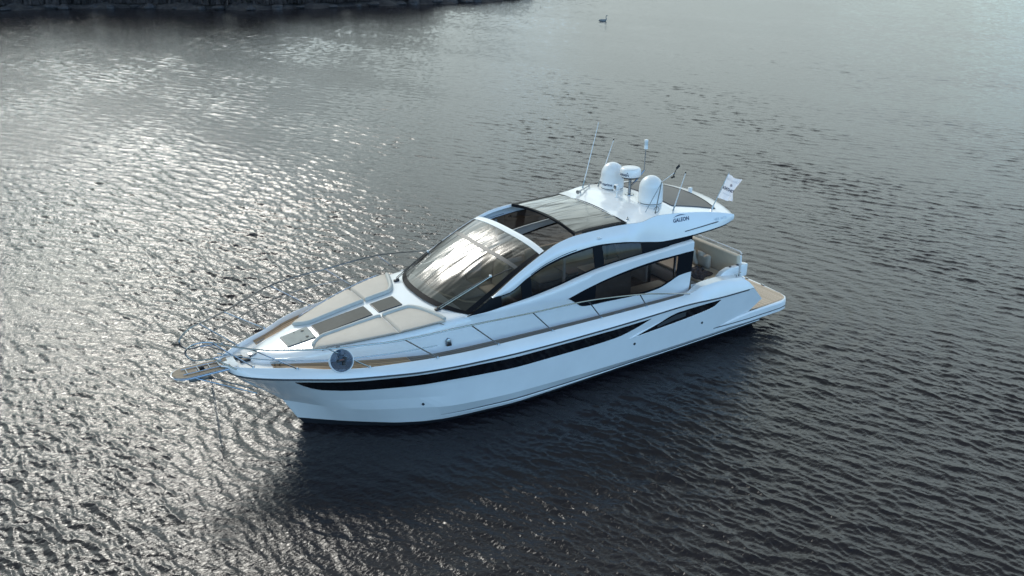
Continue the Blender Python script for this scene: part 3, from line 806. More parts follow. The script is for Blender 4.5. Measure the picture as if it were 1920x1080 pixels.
# whip aerials
def whip(p0, p1, r0=.014, tip=False):
    p0 = Vector(p0); p1 = Vector(p1); d = (p1-p0)
    a_ = MB().tube([p0, p0+d*.12], .02, 10).build('aerial_mount', M['steel'], Y)
    MB().tube([p0+d*.10, p0+d*.5, p1], [r0, r0*.8, r0*.55], 8).build('aerial', M['dome'], a_)
    if tip: MB().lathe([(0, -.02), (.018, -.01), (.018, .015), (0, .03)], p1, 10).build('aerial_tip', M['blackmatt'], a_)
whip((-3.18, -1.33, rz(-3.18, -1.33)), (-3.60, -1.30, 5.27), .013)
whip((-3.55, -1.15, rz(-3.55, -1.15)), (-3.88, -1.0, 4.84), .013, True)
whip((-3.92, 1.36, rz(-3.92, 1.36)), (-4.19, 1.40, 4.47), .013, True)
# wind gauge on a small tripod
zq = rz(-3.3, 1.36)
wg = MB().tube([(-3.33, 1.38, zq), (-3.45, 1.40, 4.36)], .013, 8).build('wind_gauge_mast', M['steel'], Y)
MB().tube([(-3.18, 1.20, rz(-3.18, 1.2)), (-3.45, 1.40, 4.34)], .009, 8).build('mast_stay', M['steel'], wg)
MB().tube([(-3.45, 1.40, 4.35), (-3.82, 1.40, 4.52)], .006, 6).build('gauge_arm', M['dome'], wg)
v_ = MB(); v_.tube([(-3.80, 1.40, 4.44), (-3.90, 1.40, 4.64)], [.018, .006], 6)
v_.box((-3.93, 1.40, 4.65), (.12, .012, .07), .004, 1, roty=.6); v_.lathe([(0, -.05), (.03, -.045), (.03, -.02), (0, 0)], (-3.78, 1.44, 4.47), 10); v_.lathe([(0, -.05), (.03, -.045), (.03, -.02), (0, 0)], (-3.80, 1.36, 4.43), 10)
v_.build('wind_vane', M['blackmatt'], wg)
MB().tube([(-3.33+.08*math.cos(a), 1.42, zq+.10+.07*math.sin(a)) for a in lin(0, 5.5, 16)], .006, 6).build('cable_loop', M['blackmatt'], wg)
# little fittings
MB().box((-5.62, .12, rz(-5.62, .12)+.05), (.10, .08, .14), .015, 2).build('stern_light', M['dome'], Y)
pf = side_surface(-1.56, .45)
MB().box((pf.x, pf.y+.01, pf.z+.01), (.10, .06, .06), .018, 2).build('side_camera', M['dome'], Y)
MB().lathe([(.03, 0), (.03, .02), (.01, .03), (.01, .05), (.02, .06), (0, .07)], (-2.60, 1.25, c4(-2.6)+.03), 12).build('roof_sensor', M['steel'], Y)
# name on the wing
def wing_text(body, size, xc, tfun, m, bold, spacing=1.0, shear=.15):
    vs, fs = text_mesh(body, size, bold, spacing=spacing)
    out = []
    for u, q in vs:
        x = xc - u - shear*q
        z = tfun(x)+q
        t = (z-c3(x))/(c4(x)-c3(x)); p = side_surface(x, max(0, min(1, t)))
        out.append((x, p.y+.006, p.z))
    b_ = MB(); b_.add(out, fs); return b_.build('lettering', m, Y, smooth=False, recalc=False)
wing_text("GALEON", .118, -3.98, lambda x: 3.385-.0*(x+4), M['ink'], .004, 1.05)
lg = MB(); rows = []
for i in range(13):
    u = i/12; x = lerp(-3.76, -4.22, u); zc_ = 3.455+.028*math.sin(math.pi*u)
    th = .022*math.sin(math.pi*min(1, u*1.15+.02))+.001
    t0 = (zc_-c3(x))/(c4(x)-c3(x)); t1 = (zc_+th-c3(x))/(c4(x)-c3(x))
    a, b = side_surface(x, t0), side_surface(x, t1)
    rows.append([(a.x, a.y+.006, a.z), (b.x, b.y+.006, b.z)])
lg.grid(rows).build('emblem', M['ink'], Y)
wing_text("485 HTS", .085, -5.14, lambda x: 3.255-.02*(x+5.1), M['faint'], .0, 1.25)

# ---------------------------------------------------------------- foredeck hatches
def on_trunk(pts, off):
    return [(x, y, zt(x)+.02-.03*(abs(y)/max(.2, tb_y(x)))**2+off) for x, y in pts]
def deck_panel(name, x0, x1, y0, y1, m, off=.006, h=.012):
    rows = [on_trunk([(x, lerp(-lerp(y0, y1, (x-x0)/(x1-x0)), lerp(y0, y1, (x-x0)/(x1-x0)), k/6)) for k in range(7)], off+h) for x in lin(x0, x1, 10)]
    b_ = MB().grid(rows)
    per = rows[0]+[r[-1] for r in rows[1:]]+rows[-1][-2::-1]+[r[0] for r in rows[-2:0:-1]]
    b_.grid([per+[per[0]], [(p[0], p[1], p[2]-h-.01) for p in per+[per[0]]]])
    o = b_.build(name, m, Y)
    e = MB().tube([(p[0], p[1], p[2]-h+.002) for p in per+[per[0]]], .011, 6, caps=False); e.build('panel_seal', M['rub'], o)
    return o
ht = deck_panel('bow_hatch', 5.43, 4.85, .255, .29, M['mesh'])
for y in (-.16, .16):
    p = on_trunk([(4.98, y)], .022)[0]
    MB().lathe([(0, .012), (.028, .01), (.034, 0)], p, 14).build('latch', M['blackmatt'], ht)
    p = on_trunk([(5.14, y*1.45)], .02)[0]
    MB().box(p, (.015, .05, .012), .003, 1).build('hinge', M['rub'], ht)
deck_panel('skylight', 4.74, 3.54, .25, .25, M['skylight'])
deck_panel('skylight', 3.38, 2.84, .25, .26, M['skylight'])

# ---------------------------------------------------------------- sun pads (lie on the coachroof)
def sunpad(s, label):
    root = tag(empty('sun_pad', (3.6, s*.9, zt(3.6)+.02)), label, 'sun pad', 'sun pads on the foredeck')
    inv = Vector(root.location)
    def P(x, y, off): return Vector((x, s*y, zt(x)+.012-.035*(y/max(.3, tb_y(x)))**4+off))-inv
    outer = I([(5.05, .70), (4.6, .93), (4.2, 1.10), (3.45, 1.36), (2.9, 1.49), (2.40, 1.56)])
    inner = I([(5.05, .62), (4.95, .50), (4.72, .37), (4.4, .385), (3.40, .45), (2.84, .48), (2.70, .62), (2.52, 1.1), (2.40, 1.54)])
    def cushion(x0, x1, n=18):
        b_ = MB(); rows = []
        for x in lin(x0, x1, n):
            yi, yo = inner(x), outer(x); e = min(.035, (yo-yi)*.2); 
            endf = min(1, min(abs(x-x0), abs(x-x1))/.035)
            H = .022+.028*math.sqrt(max(0.0, 1-(1-endf)**2))
            ys = [(yi, 0), (yi, H*.6), (yi+e*.35, H*.92), (yi+e, H)] + [(lerp(yi+e, yo-e, k/6), H+.006*math.sin(math.pi*k/6)) for k in range(1, 6)] + [(yo-e, H), (yo-e*.35, H*.92), (yo, H*.6), (yo, 0)]
            rows.append([P(x, y, h) for y, h in ys])
        b_.grid(rows); b_.cap(rows[0]); b_.cap(rows[-1])
        return b_.build('cushion', M['cush'], root, angle=60)
    c1_ = cushion(5.03, 3.44); cushion(3.405, 2.44)
    def bol(x0, x1, r, n):
        pts = [P(x, inner(x)+.03, .045) for x in lin(x0, x1, n)]
        return MB().tube(pts, [r*.7]+[r]*(n-2)+[r*.7], 12).build('bolster', M['bolster'], root)
    bol(5.02, 3.45, .048, 26); bol(3.40, 2.42, .054, 26)
    # low grab rail along the outer edge
    MB().tube([P(x, outer(x)+.05, -.02 if x in (4.9, 2.5) else .045) for x in lin(4.9, 2.5, 24)], .011, 6).build('pad_rail', M['steel'], root)
    return root
sunpad(1, 'beige vinyl sun pad on the foredeck, on the side nearer the rope reel')
sunpad(-1, 'beige vinyl sun pad on the foredeck, on the far side of the dark skylights')

# ---------------------------------------------------------------- wipers
for (x0, y0, x1, y1, dy) in ((2.30, .98, 1.13, 1.20, .07), (2.36, -1.0, 1.38, -1.34, -.06)):
    z0 = zt(x0)+.0
    def wsz(x, y):
        best = None
        for v in lin(0, 1, 60):
            for sgn in (1,):
                w_ = y/(c4y(lerp(1.90, -.07, v))-.045); w_ = max(-1, min(1, w_)); p = ws_pt(v, w_)
                if best is None or abs(p.x-x) < best[0]: best = (abs(p.x-x), p.z)
        return best[1]
    b0 = MB().lathe([(.045, 0), (.045, .04), (.03, .07), (0, .075)], (x0, y0, z0), 14).build('wiper_motor', M['blackmatt'], Y)
    b0_ = MB().box((x0+.03, y0, z0+.02), (.12, .09, .05), .015, 2).build('wiper_foot', M['blackmatt'], b0)
    z1 = wsz(x1, y1)+.05
    for k in (0, 1):
        MB().tube([(x0, y0+k*dy, z0+.065), (lerp(x0, x1, .5), lerp(y0, y1, .5)+k*dy*.8, max(lerp(z0+.065, z1, .5), wsz(lerp(x0, x1, .5), lerp(y0, y1, .5))+.05)), (x1, y1+k*dy*.4, z1)], .010, 6).build('wiper_arm', M['steel'], b0)
    MB().lathe([(0, -.03), (.03, -.02), (.03, .02), (0, .03)], (x1, y1, z1), 12).build('wiper_joint', M['dome'], b0)
    bl = []
    for t in lin(-.55, .50, 16):
        x = x1 - t*.9; y = y1 + (t*.28 if y1 > 0 else -t*.26)
        bl.append((x, y, wsz(x, y)+.018))
    MB().tube(bl, .011, 6).build('wiper_blade', M['blackmatt'], b0)

# ---------------------------------------------------------------- rails
def smooth_path(pts, n=8):
    pts = [Vector(p) for p in pts]; out = []
    for i in range(len(pts)-1):
        p0 = pts[max(i-1, 0)]; p1 = pts[i]; p2 = pts[i+1]; p3 = pts[min(i+2, len(pts)-1)]
        for k in range(n):
            t = k/n
            out.append(.5*((2*p1)+(-p0+p2)*t+(2*p0-5*p1+4*p2-p3)*t*t+(-p0+3*p1-3*p2+p3)*t**3))
    out.append(pts[-1]); return out
TOP = [(6.93, .52, 2.49), (6.35, 1.02, 2.41), (5.75, 1.46, 2.42), (5.11, 1.84, 2.44), (4.4, 2.07, 2.44), (3.68, 2.21, 2.42), (2.27, 2.36, 2.44), (.72, 2.27, 2.31), (-.80, 2.20, 2.21), (-2.32, 2.18, 2.01), (-3.11, 2.16, 1.84), (-3.7, 2.13, 1.70), (-3.98, 2.10, 1.62)]
HAIR = [(6.93, .52, 2.49), (7.10, .42, 2.50), (7.28, .33, 2.45), (7.39, .28, 2.36), (7.42, .26, 2.28), (7.37, .28, 2.17), (7.25, .30, 2.09), (7.05, .33, 2.08), (6.92, .36, 2.06), (6.80, .40, 1.97), (6.56, .50, 1.79)]
MIDR = [(6.88, .50, 2.24), (6.6, .70, 2.20), (6.1, 1.10, 2.15), (5.14, 1.72, 2.15), (4.01, 2.05, 2.12), (2.94, 2.15, 2.07)]
STAN = [((6.95, .50, 2.48), (6.25, .57, 1.79)), ((6.35, 1.02, 2.41), (5.53, 1.10, 1.79)), ((5.11, 1.84, 2.44), (4.27, 1.78, 1.78)), ((3.68, 2.21, 2.42), (2.9, 2.05, 1.74)), ((2.27, 2.36, 2.44), (1.48, 2.11, 1.69)), ((.72, 2.27, 2.31), (.08, 2.10, 1.65)), ((-.80, 2.20, 2.21), (-1.28, 2.10, 1.63)), ((-2.32, 2.18, 2.01), (-2.62, 2.10, 1.61))]
for s in (1, -1):
    F = lambda pts: [(p[0], s*p[1], p[2]) for p in pts]
    MB().tube(smooth_path(F(TOP)), .0165, 8).build('guard_rail', M['steel'], Y)
    MB().tube(smooth_path(F(HAIR)), .0165, 8).build('pulpit_rail', M['steel'], Y)
    MB().tube(smooth_path(F(MIDR)), .011, 8).build('mid_rail', M['steel'], Y)
    MB().tube(smooth_path(F([(7.05, .33, 2.08), (6.85, .31, 2.06), (6.62, .30, 2.05), (6.5, .42, 2.02)])), .012, 8).build('mid_rail', M['steel'], Y)
    for a, b in STAN:
        st = MB().tube(F([a, b]), .0135, 8).build('stanchion', M['steel'], Y)
        MB().lathe([(.032, 0), (.03, .012), (.018, .03)], F([b])[0], 12).build('stanchion_foot', M['steel'], st)

# ---------------------------------------------------------------- pulpit platform, anchor and chain
hw_ = .25
def plank(x0, x1, y0, y1, round_=True):
    rows = []; uvs = []
    for x in lin(x0, x1, 20):
        k = 1.0
        if round_ and x > 7.45: k = math.sqrt(max(0.05, 1-((x-7.45)/.27)**2))
        row = [(x, lerp(y0, y1, j/6)*k, 1.752) for j in range(7)]
        rows.append(row); uvs.append([(x, j/6*.999) for j in range(7)])
    return rows, uvs
pp = MB()
per = [(6.45, -.245), (7.40, -.245), (7.55, -.21), (7.65, -.13), (7.68, 0), (7.65, .13), (7.55, .21), (7.40, .245), (6.45, .245)]
pp.prism([(x, y, 1.68) for x, y in per], (0, 0, .06), .012, 2)
pl = pp.build('bow_platform', M['gel'], Y)
for (x0, x1, y0, y1) in ((6.60, 7.69, -.25, -.10), (6.60, 7.69, .10, .25), (7.25, 7.69, -.10, .10)):
    rows = []; uvs = []
    for x in lin(x0, x1, 24):
        k = 1.0 if x < 7.4 else math.sqrt(max(0.0, 1-((x-7.4)/.295)**2))
        cl = .25*k
        rows.append([(x, max(-cl, min(cl, lerp(y0, y1, j/4))), 1.746) for j in range(5)]); uvs.append([(x, j/4*.999) for j in range(5)])
    MB().grid(rows, uv=uvs).build('platform_teak', M['pulpitteak'], pl)
MB().grid([[(x, y, 1.743) for y in (-.095, .095)] for x in (6.72, 7.30)]).build('chain_slot', M['blackmatt'], pl)
MB().tube([(x*1.0, y, 1.725) for x, y in [(6.5, .27), (7.40, .27), (7.57, .23), (7.67, .145), (7.715, 0), (7.67, -.145), (7.57, -.23), (7.40, -.27), (6.5, -.27)]], .016, 8).build('platform_rim', M['steel'], pl)
for x in (6.80, 6.98, 7.20, 7.42):
    MB().tube([(x, -.12, 1.765), (x, .12, 1.765)], .012, 8).build('ladder_rung', M['steel'], pl)
for s in (1, -1): MB().tube([(6.7, s*.12, 1.765), (7.5, s*.12, 1.765)], .009, 8).build('ladder_side', M['steel'], pl)
for s in (1, -1): MB().tube([(7.36, s*.14, 1.68), (6.14, s*.10, .93)], .014, 8).build('platform_strut', M['steel'], pl)
anc = MB(); anc.tube([(6.75, 0, 1.72), (7.15, 0, 1.70), (7.42, 0, 1.60)], [.022, .026, .03], 8)
anc.build('anchor_shank', M['steel'], Y)
fl = MB(); fl.prism([(7.05, -.16, 1.56), (7.40, -.04, 1.52), (7.40, .04, 1.52), (7.05, .16, 1.56), (6.92, 0, 1.45)], (0, 0, .05), .012, 2); fl.build('anchor_fluke', M['chain'], Y)
MB().lathe([(.05, -.03), (.035, 0), (.05, .03)], (7.12, 0, 1.74), 16, 'Y').build('bow_roller', M['blackmatt'], Y)
ch = MB(); z = 1.55; k = 0
while z > -.7:
    c_ = Vector((6.98, .02, z)); ax = Vector((1, 0, 0)) if k % 2 else Vector((0, 1, 0))
    ch.tube([c_+ax*(.020*math.cos(a))+Vector((0, 0, .036*math.sin(a))) for a in lin(0, 2*math.pi, 9)], .007, 5, caps=False)
    z -= .054; k += 1
ch.build('anchor_chain', M['chain'], Y)
wi = MB().lathe([(.09, 0), (.09, .03), (.055, .05), (.055, .10), (.085, .12), (.085, .15), (0, .16)], (6.12, .02, zdeck(6.1)), 20).build('windlass', M['steel'], Y)
MB().box((6.28, .02, zdeck(6.3)+.03), (.20, .12, .06), .02, 2).build('windlass_guide', M['blackmatt'], wi)
MB().box((6.36, -.17, zdeck(6.3)+.03), (.18, .10, .05), .018, 2).build('foot_switch', M['blackmatt'], wi)
def cleat(x, y, z, ang, name='cleat'):
    c_ = Vector((x, y, z)); d = Vector((math.cos(ang), math.sin(ang), 0))
    b_ = MB(); b_.tube([c_-d*.14+Vector((0, 0, .075)), c_-d*.07+Vector((0, 0, .066)), c_+d*.07+Vector((0, 0, .066)), c_+d*.14+Vector((0, 0, .075))], [.010, .016, .016, .010], 8)
    for k in (-.05, .05): b_.tube([c_+d*k, c_+d*k+Vector((0, 0, .066))], .013, 8)
    b_.build(name, M['steel'], Y)
for s in (1, -1):
    cleat(5.78, s*.58, zdeck(5.8)+.005, R(-30)*s); cleat(-1.9, s*2.0, zdeck(-1.9)+.006, 0); cleat(-5.75, s*1.95, 1.65, R(8)*s, 'stern_cleat')
    # navigation light on the trunk side
    nl = MB().prism([(2.36, s*1.60, 1.70), (2.48, s*1.58, 1.70), (2.47, s*1.57, 1.84), (2.42, s*1.57, 1.88), (2.37, s*1.58, 1.84)], (0, s*.07, 0), .015, 2).build('navigation_light', M['steel'], Y)
    MB().lathe([(0, .0), (.03, .0), (.03, .02), (0, .026)], (2.42, 1.655, 1.77), 12, 'Y').build('lamp_lens', M['rub'], nl, mirror=(s < 0))

# ---------------------------------------------------------------- swim platform
pm = MB()
def plat_out(s): return [(-4.75, 2.00), (-5.0, 2.05), (-5.5, 2.085), (-6.2, 2.10), (-7.4, 2.07), (-7.66, 2.02), (-7.80, 1.90), (-7.86, 1.70)]
half = plat_out(1)
ptop = I([(-4.7, .42), (-5.4, .50), (-6.15, .60), (-8, .60)])
outl = half + [(-7.90, 1.0), (-7.92, 0)]
outl = outl + [(x, -y) for x, y in outl[-2::-1]]
pm.grid([[(x, y*.965+0, .27 + (.0 if x < -5 else .03)) for x, y in outl], [(x, y, .33) for x, y in outl], [(x, y, ptop(x)-.04) for x, y in outl], [(x, y-.03*(1 if y > 0 else -1 if y < 0 else 0), ptop(x)) for x, y in outl]])
topl = [(x, y-.03*(1 if y > 0 else -1 if y < 0 else 0), ptop(x)) for x, y in outl]
pm.cap(topl); pm.cap([(x, y*.965, .27) for x, y in outl])
sp_ = pm.build('swim_platform', M['gel'], Y, angle=30)
rows = []; uvs = []
for x in lin(-6.12, -7.84, 22):
    hy_ = I([(-7.86, 1.62), (-7.78, 1.84), (-7.64, 1.95), (-7.4, 1.99), (-6.1, 2.03)])(x)
    rows.append([(x, lerp(-hy_, hy_, j/20), .606) for j in range(21)]); uvs.append([(j*.2, (x+8)*.55) for j in range(21)])
MB().grid(rows, uv=uvs).build('platform_teak', M['teakgrey'], sp_)
MB().tube([(x, 2.10*(y/2.1)+.006, .42) for x, y in [(-4.95, 2.05), (-5.5, 2.085), (-6.2, 2.10), (-7.4, 2.07), (-7.66, 2.02), (-7.80, 1.90), (-7.86, 1.70), (-7.92, 0), (-7.86, -1.7)]], .012, 6).build('platform_groove', M['rub'], sp_)
for y in (-1.2, -.4, .4, 1.0): MB().box((-7.86, y, .62), (.05, .10, .03), .008, 1).build('platform_fitting', M['steel'], sp_)
tr = MB().box((-6.17, 0, 1.03), (.10, 3.6, .88), .02, 2); tr.build('transom', M['gel'], Y)

# ---------------------------------------------------------------- cockpit
ck = MB(); ck.grid([[(x, y, .97) for y in (-1.8, 1.8)] for x in (-3.9, -6.14)]); ck.build('cockpit_floor', M['brown'], Y)
sb = MB(); sb.prism([(-5.12, -1.78, .98), (-5.12, 1.40, .98), (-5.25, 1.55, .98), (-6.1, 1.55, .98), (-6.1, -1.78, .98)], (0, 0, .36), .03, 2)
sb.prism([(-4.3, -1.78, .98), (-4.3, -1.15, .98), (-5.2, -1.15, .98), (-5.2, -1.78, .98)], (0, 0, .36), .03, 2)
st_ = sb.build('cockpit_seat', M['reelrim'], Y)
cu_ = MB(); cu_.prism([(-5.10, -1.75, 1.345), (-5.10, 1.38, 1.345), (-5.24, 1.53, 1.345), (-6.02, 1.53, 1.345), (-6.02, -1.75, 1.345)], (0, 0, .10), .035, 3)
cu_.prism([(-4.3, -1.75, 1.345), (-4.3, -1.12, 1.345), (-5.08, -1.12, 1.345), (-5.08, -1.75, 1.345)], (0, 0, .10), .035, 3)
cu_.build('seat_cushion', M['cream'], st_)
bk = MB(); bk.box((-6.10, -.03, 1.74), (.13, 3.36, .66), .045, 3, roty=R(6))
bk.build('seat_back', M['cream'], Y)
MB().box((-6.17, -.03, 1.72), (.06, 3.38, .66), .02, 2, roty=R(6)).build('seat_back_shell', M['gel'], Y)
MB().tube([(-6.19, -1.7, 2.12), (-6.19, 1.55, 2.12), (-6.17, 1.64, 2.08)], .018, 8).build('seat_back_rail', M['dome'], Y)
MB().box((-5.25, -1.80, 1.80), (1.7, .12, .56), .04, 3).build('side_back', M['cream'], Y)
# side gate / folded passerelle box on the port quarter
gm = MB(); gm.prism([(-5.22, 1.62, 1.50), (-5.98, 1.62, 1.50), (-5.98, 1.62, 1.83), (-5.62, 1.62, 1.83), (-5.42, 1.62, 1.77), (-5.28, 1.62, 1.66)], (0, .16, 0), .03, 3)
gt_ = gm.build('boarding_gate', M['gel'], Y)
gm = MB().box((-6.16, 1.70, 1.68), (.24, .18, .34), .03, 2); gm.build('gate_post', M['gel'], Y)
for x in (-5.72, -5.98): MB().box((x, 1.70, 1.83), (.06, .05, .05), .012, 2).build('gate_latch', M['rub'], gt_)
MB().box((-5.70, 1.785, 1.555), (.34, .012, .02), .004, 1).build('gate_handle', M['rub'], gt_)

# pillows and throw on the cockpit seat
def pillow(loc, rot, label, sz=.46):
    b_ = MB(); n = 14; rows = []
    for sgn in (1, -1):
        rows = []
        for i in range(n+1):
            row = []
            for j in range(n+1):
                u = i/n*2-1; v = j/n*2-1
                th = .095*(max(0, 1-u**4)*max(0, 1-v**4))**.55
                pinch = 1-.10*(1-abs(u*v))*(abs(u)**3+abs(v)**3)*.6
                row.append((u*sz/2*pinch, sgn*th, v*sz/2*pinch + (.035*math.exp(-(u/.25)**2) if v < -.9 else 0) - (.06*math.exp(-(u/.3)**2) if v > .8 else 0)))
            rows.append(row)
        b_.grid(rows)
    o = b_.build('throw_pillow', M['pillow'], None, angle=80)
    o.location = loc; o.rotation_euler = rot
    return tag(o, label, 'pillow', 'pillows on the cockpit seat')
pillow((-5.84, .64, 1.665), (R(14), R(8), R(98)), 'beige pillow on the cockpit seat, the outer one, standing clear of the cabin')
pillow((-5.80, .26, 1.675), (R(16), R(-9), R(62)), 'beige pillow on the cockpit seat, half hidden by the cabin corner')
def blanket():
    b_ = MB(); rows = []; n = 34
    for i in range(n+1):
        row = []
        for j in range(n+1):
            u = i/n; v = j/n
            x = lerp(-5.74, -5.12, u)+.03*math.sin(9*v+2); y = lerp(.50, 1.34-.25*(1-u), v)+.04*math.sin(7*u)
            edge = min(u, 1-u, v, 1-v)
            z = 1.455+.05*min(1, edge*9)+.022*math.sin(23*u+5*math.sin(6*v))*min(1, edge*9)+.02*math.sin(19*v+4*u)*min(1, edge*9)
            z += random.uniform(-.008, .008)
            row.append((x, y, z))
        rows.append(row)
    b_.grid(rows); o = b_.build('throw_blanket', M['blanket'], None, angle=80)
    md = o.modifiers.new('thick', 'SOLIDIFY'); md.thickness = .012
    return tag(o, 'dark shaggy throw spread on the cream cockpit seat', 'blanket')
blanket()

# ---------------------------------------------------------------- inside the cabin
fl_ = MB(); fl_.grid([[(x, y, 1.05) for y in (-1.7, 1.7)] for x in (1.9, -4.2)]); fl_.build('cabin_floor', M['brown'], Y)
for s in (1, -1):
    MB().grid([[(x, s*(tb_y(x)-.06), z) for z in (1.04, 1.75)] for x in lin(1.9, -4.2, 20)]).build('cabin_lining', M['cream'], Y)
da = MB(); rows = []
for w_ in lin(-1, 1, 20):
    y = 1.48*w_; xf = lerp(2.30, 1.86, abs(w_)**2.6)
    rows.append([(xf, y, 2.275), (lerp(xf, .95, .5), y, 2.27), (.95+.1*abs(w_), y, 2.25), (.85+.1*abs(w_), y, 2.18), (.88+.1*abs(w_), y, 1.5)])
dash = da.grid(rows).build('dashboard', M['darkint'], Y)
MB().tube([(1.75, -.9, 2.285), (1.92, -.15, 2.29), (1.86, .35, 2.29), (1.62, .95, 2.285), (1.2, 1.30, 2.285)], .022, 8).build('dash_trim', M['cream'], dash)
MB().tube([(1.92, -.15, 2.29), (1.5, -.25, 2.29), (1.1, -.35, 2.28)], .022, 8).build('dash_trim', M['cream'], dash)
MB().box((1.35, .55, 2.30), (.55, .60, .06), .02, 2).build('chart_panel', M['greyint'], dash)
MB().box((1.02, -.75, 2.34), (.22, .75, .16), .04, 3, roty=R(-20)).build('instrument_hood', M['darkint'], dash)
sw_ = MB().tube([(.78+.06*math.sin(a), -.75+.19*math.cos(a), 2.18+.18*math.sin(a)) for a in lin(0, 2*math.pi, 24)], .016, 8, caps=False).build('steering_wheel', M['blackmatt'], Y)
for (x, y) in ((.15, -.98), (.15, -.42)):
    hs = MB().box((x, y, 1.72), (.50, .50, .16), .05, 3).build('helm_seat', M['cream'], Y)
    MB().box((x-.24, y, 2.10), (.14, .50, .66), .05, 3, roty=R(-8)).build('seat_back', M['cream'], hs)
    MB().box((x, y, 1.35), (.30, .36, .58), .03, 2).build('seat_pedestal', M['greyint'], hs)
so_ = MB().box((-.25, 1.05, 1.55), (1.5, .62, .20), .06, 3).build('companion_sofa', M['cream'], Y)
MB().box((-.25, 1.42, 1.86), (1.5, .14, .52), .05, 3).build('sofa_back', M['cream'], so_)
MB().box((.45, 1.05, 1.86), (.14, .62, .50), .05, 3).build('sofa_arm', M['brown'], so_)
MB().box((-.25, 1.05, 1.25), (1.5, .62, .40), .02, 2).build('sofa_base', M['brown'], so_)
ga = MB().box((-2.0, 1.25, 1.75), (1.15, .60, 1.40), .02, 2).build('galley_unit', M['brown'], Y)
MB().box((-2.0, 1.25, 2.465), (1.18, .63, .03), .008, 1).build('worktop', M['cream'], ga)
for (x, y, r) in ((-1.72, 1.3, .09), (-1.95, 1.38, .06), (-2.2, 1.3, .045)):
    MB().lathe([(r*.5, 0), (r, .05), (r*.95, .10), (r*.8, .10), (r*.75, .05), (0, .03)], (x, y, 2.481), 16).build('bowl', M['glasspot'], ga)
sf = MB().box((-2.6, -1.15, 1.50), (2.2, .70, .24), .06, 3).build('saloon_sofa', M['cream'], Y)
MB().box((-2.6, -1.50, 1.85), (2.2, .16, .55), .05, 3).build('sofa_back', M['cream'], sf)
MB().box((-2.6, -1.15, 1.2), (2.2, .68, .36), .02, 2).build('sofa_base', M['brown'], sf)
tbm = MB().box((-2.5, -.40, 1.82), (1.2, .65, .05), .015, 2).build('saloon_table', M['brown'], Y)
MB().lathe([(.18, 0), (.16, .02), (.05, .05), (.05, .75)], (-2.5, -.40, 1.05), 16).build('table_leg', M['steel'], tbm)
MB().box((-3.3, 1.30, 1.55), (1.2, .5, .24), .06, 3).build('aft_seat', M['cream'], Y)
MB().box((-3.75, .2, 2.0), (.10, 1.1, 1.0), .04, 3).build('aft_seat_back', M['greyint'], Y)
for s in (1, -1): MB().box((-.62, s*1.50, 2.75), (.07, .05, .72), .01, 1).build('cabin_pillar', M['greyint'], Y)
for y in (-1.35, -.45, .45, 1.35): MB().box((-4.12, y, 2.0), (.05, .06, 1.9), .01, 1).build('door_frame', M['steel'], Y)
dr = MB().grid([[(-4.12, y, z) for z in (1.05, 2.9)] for y in (-1.6, -.6, .4)]); dr.build('glass_door', M['tint'], Y)
MB().grid([[(x, (c4y(x)-.10)*w_, c4(x)-.06) for w_ in lin(-1, 1, 9)] for x in lin(-1.3, -4.2, 16)]).build('headliner', M['greyint'], Y)

# ---------------------------------------------------------------- rope reel on the guard rail
def reel():
    root = tag(empty('rope_reel', (4.88, 1.86, 2.13)), 'round clear plastic rope reel with black handle hung on the bow rail', 'rope reel')
    nrm_ = Vector((.12, .88, .46)).normalized(); q = nrm_.to_track_quat('Z', 'Y').to_matrix().to_4x4()
    def B(b_, name, m, par):
        for v in b_.v: v.xyz = (q @ v)
        return b_.build(name, m, par)
    r = .228
    B(MB().lathe([(0, .055), (r, .055), (r, .062), (0, .062)], n=40), 'side_disc', M['reelplastic'], root)
    B(MB().lathe([(0, -.055), (r, -.055), (r, -.062), (0, -.062)], n=40), 'side_disc', M['reelplastic'], root)
    rim = MB().tube([(r*math.cos(a), r*math.sin(a), .058) for a in lin(0, 2*math.pi, 40)], .009, 6, caps=False); rim.tube([(r*math.cos(a), r*math.sin(a), -.058) for a in lin(0, 2*math.pi, 40)], .009, 6, caps=False)
    B(rim, 'rim', M['reelrim'], root)
    B(MB().lathe([(.04, -.05), (.09, -.05), (.09, .05), (.04, .05)], n=28), 'rope_coil', M['mesh'], root)
    sp2 = MB()
    for k in range(6):
        a = k*math.pi/3; sp2.tube([(.05*math.cos(a), .05*math.sin(a), .066), (r*.95*math.cos(a), r*.95*math.sin(a), .066)], .0025, 5)
    B(sp2, 'spokes', M['blackmatt'], root)
    hd = MB(); hd.box((-.07, 0, .085), (.05, .06, .05), .012, 2); hd.box((.07, .03, .085), (.06, .05, .05), .012, 2); hd.box((.03, -.06, .085), (.06, .07, .05), .015, 2); hd.box((0, .0, .075), (.17, .045, .02), .006, 1)
    B(hd, 'crank', M['blackmatt'], root)
    B(MB().box((-.01, .015, .095), (.11, .022, .015), .004, 1), 'webbing', M['webbing'], root)
    B(MB().box((.0, .18, -.09), (.08, .22, .04), .012, 2), 'bracket', M['steel'], root)
reel()

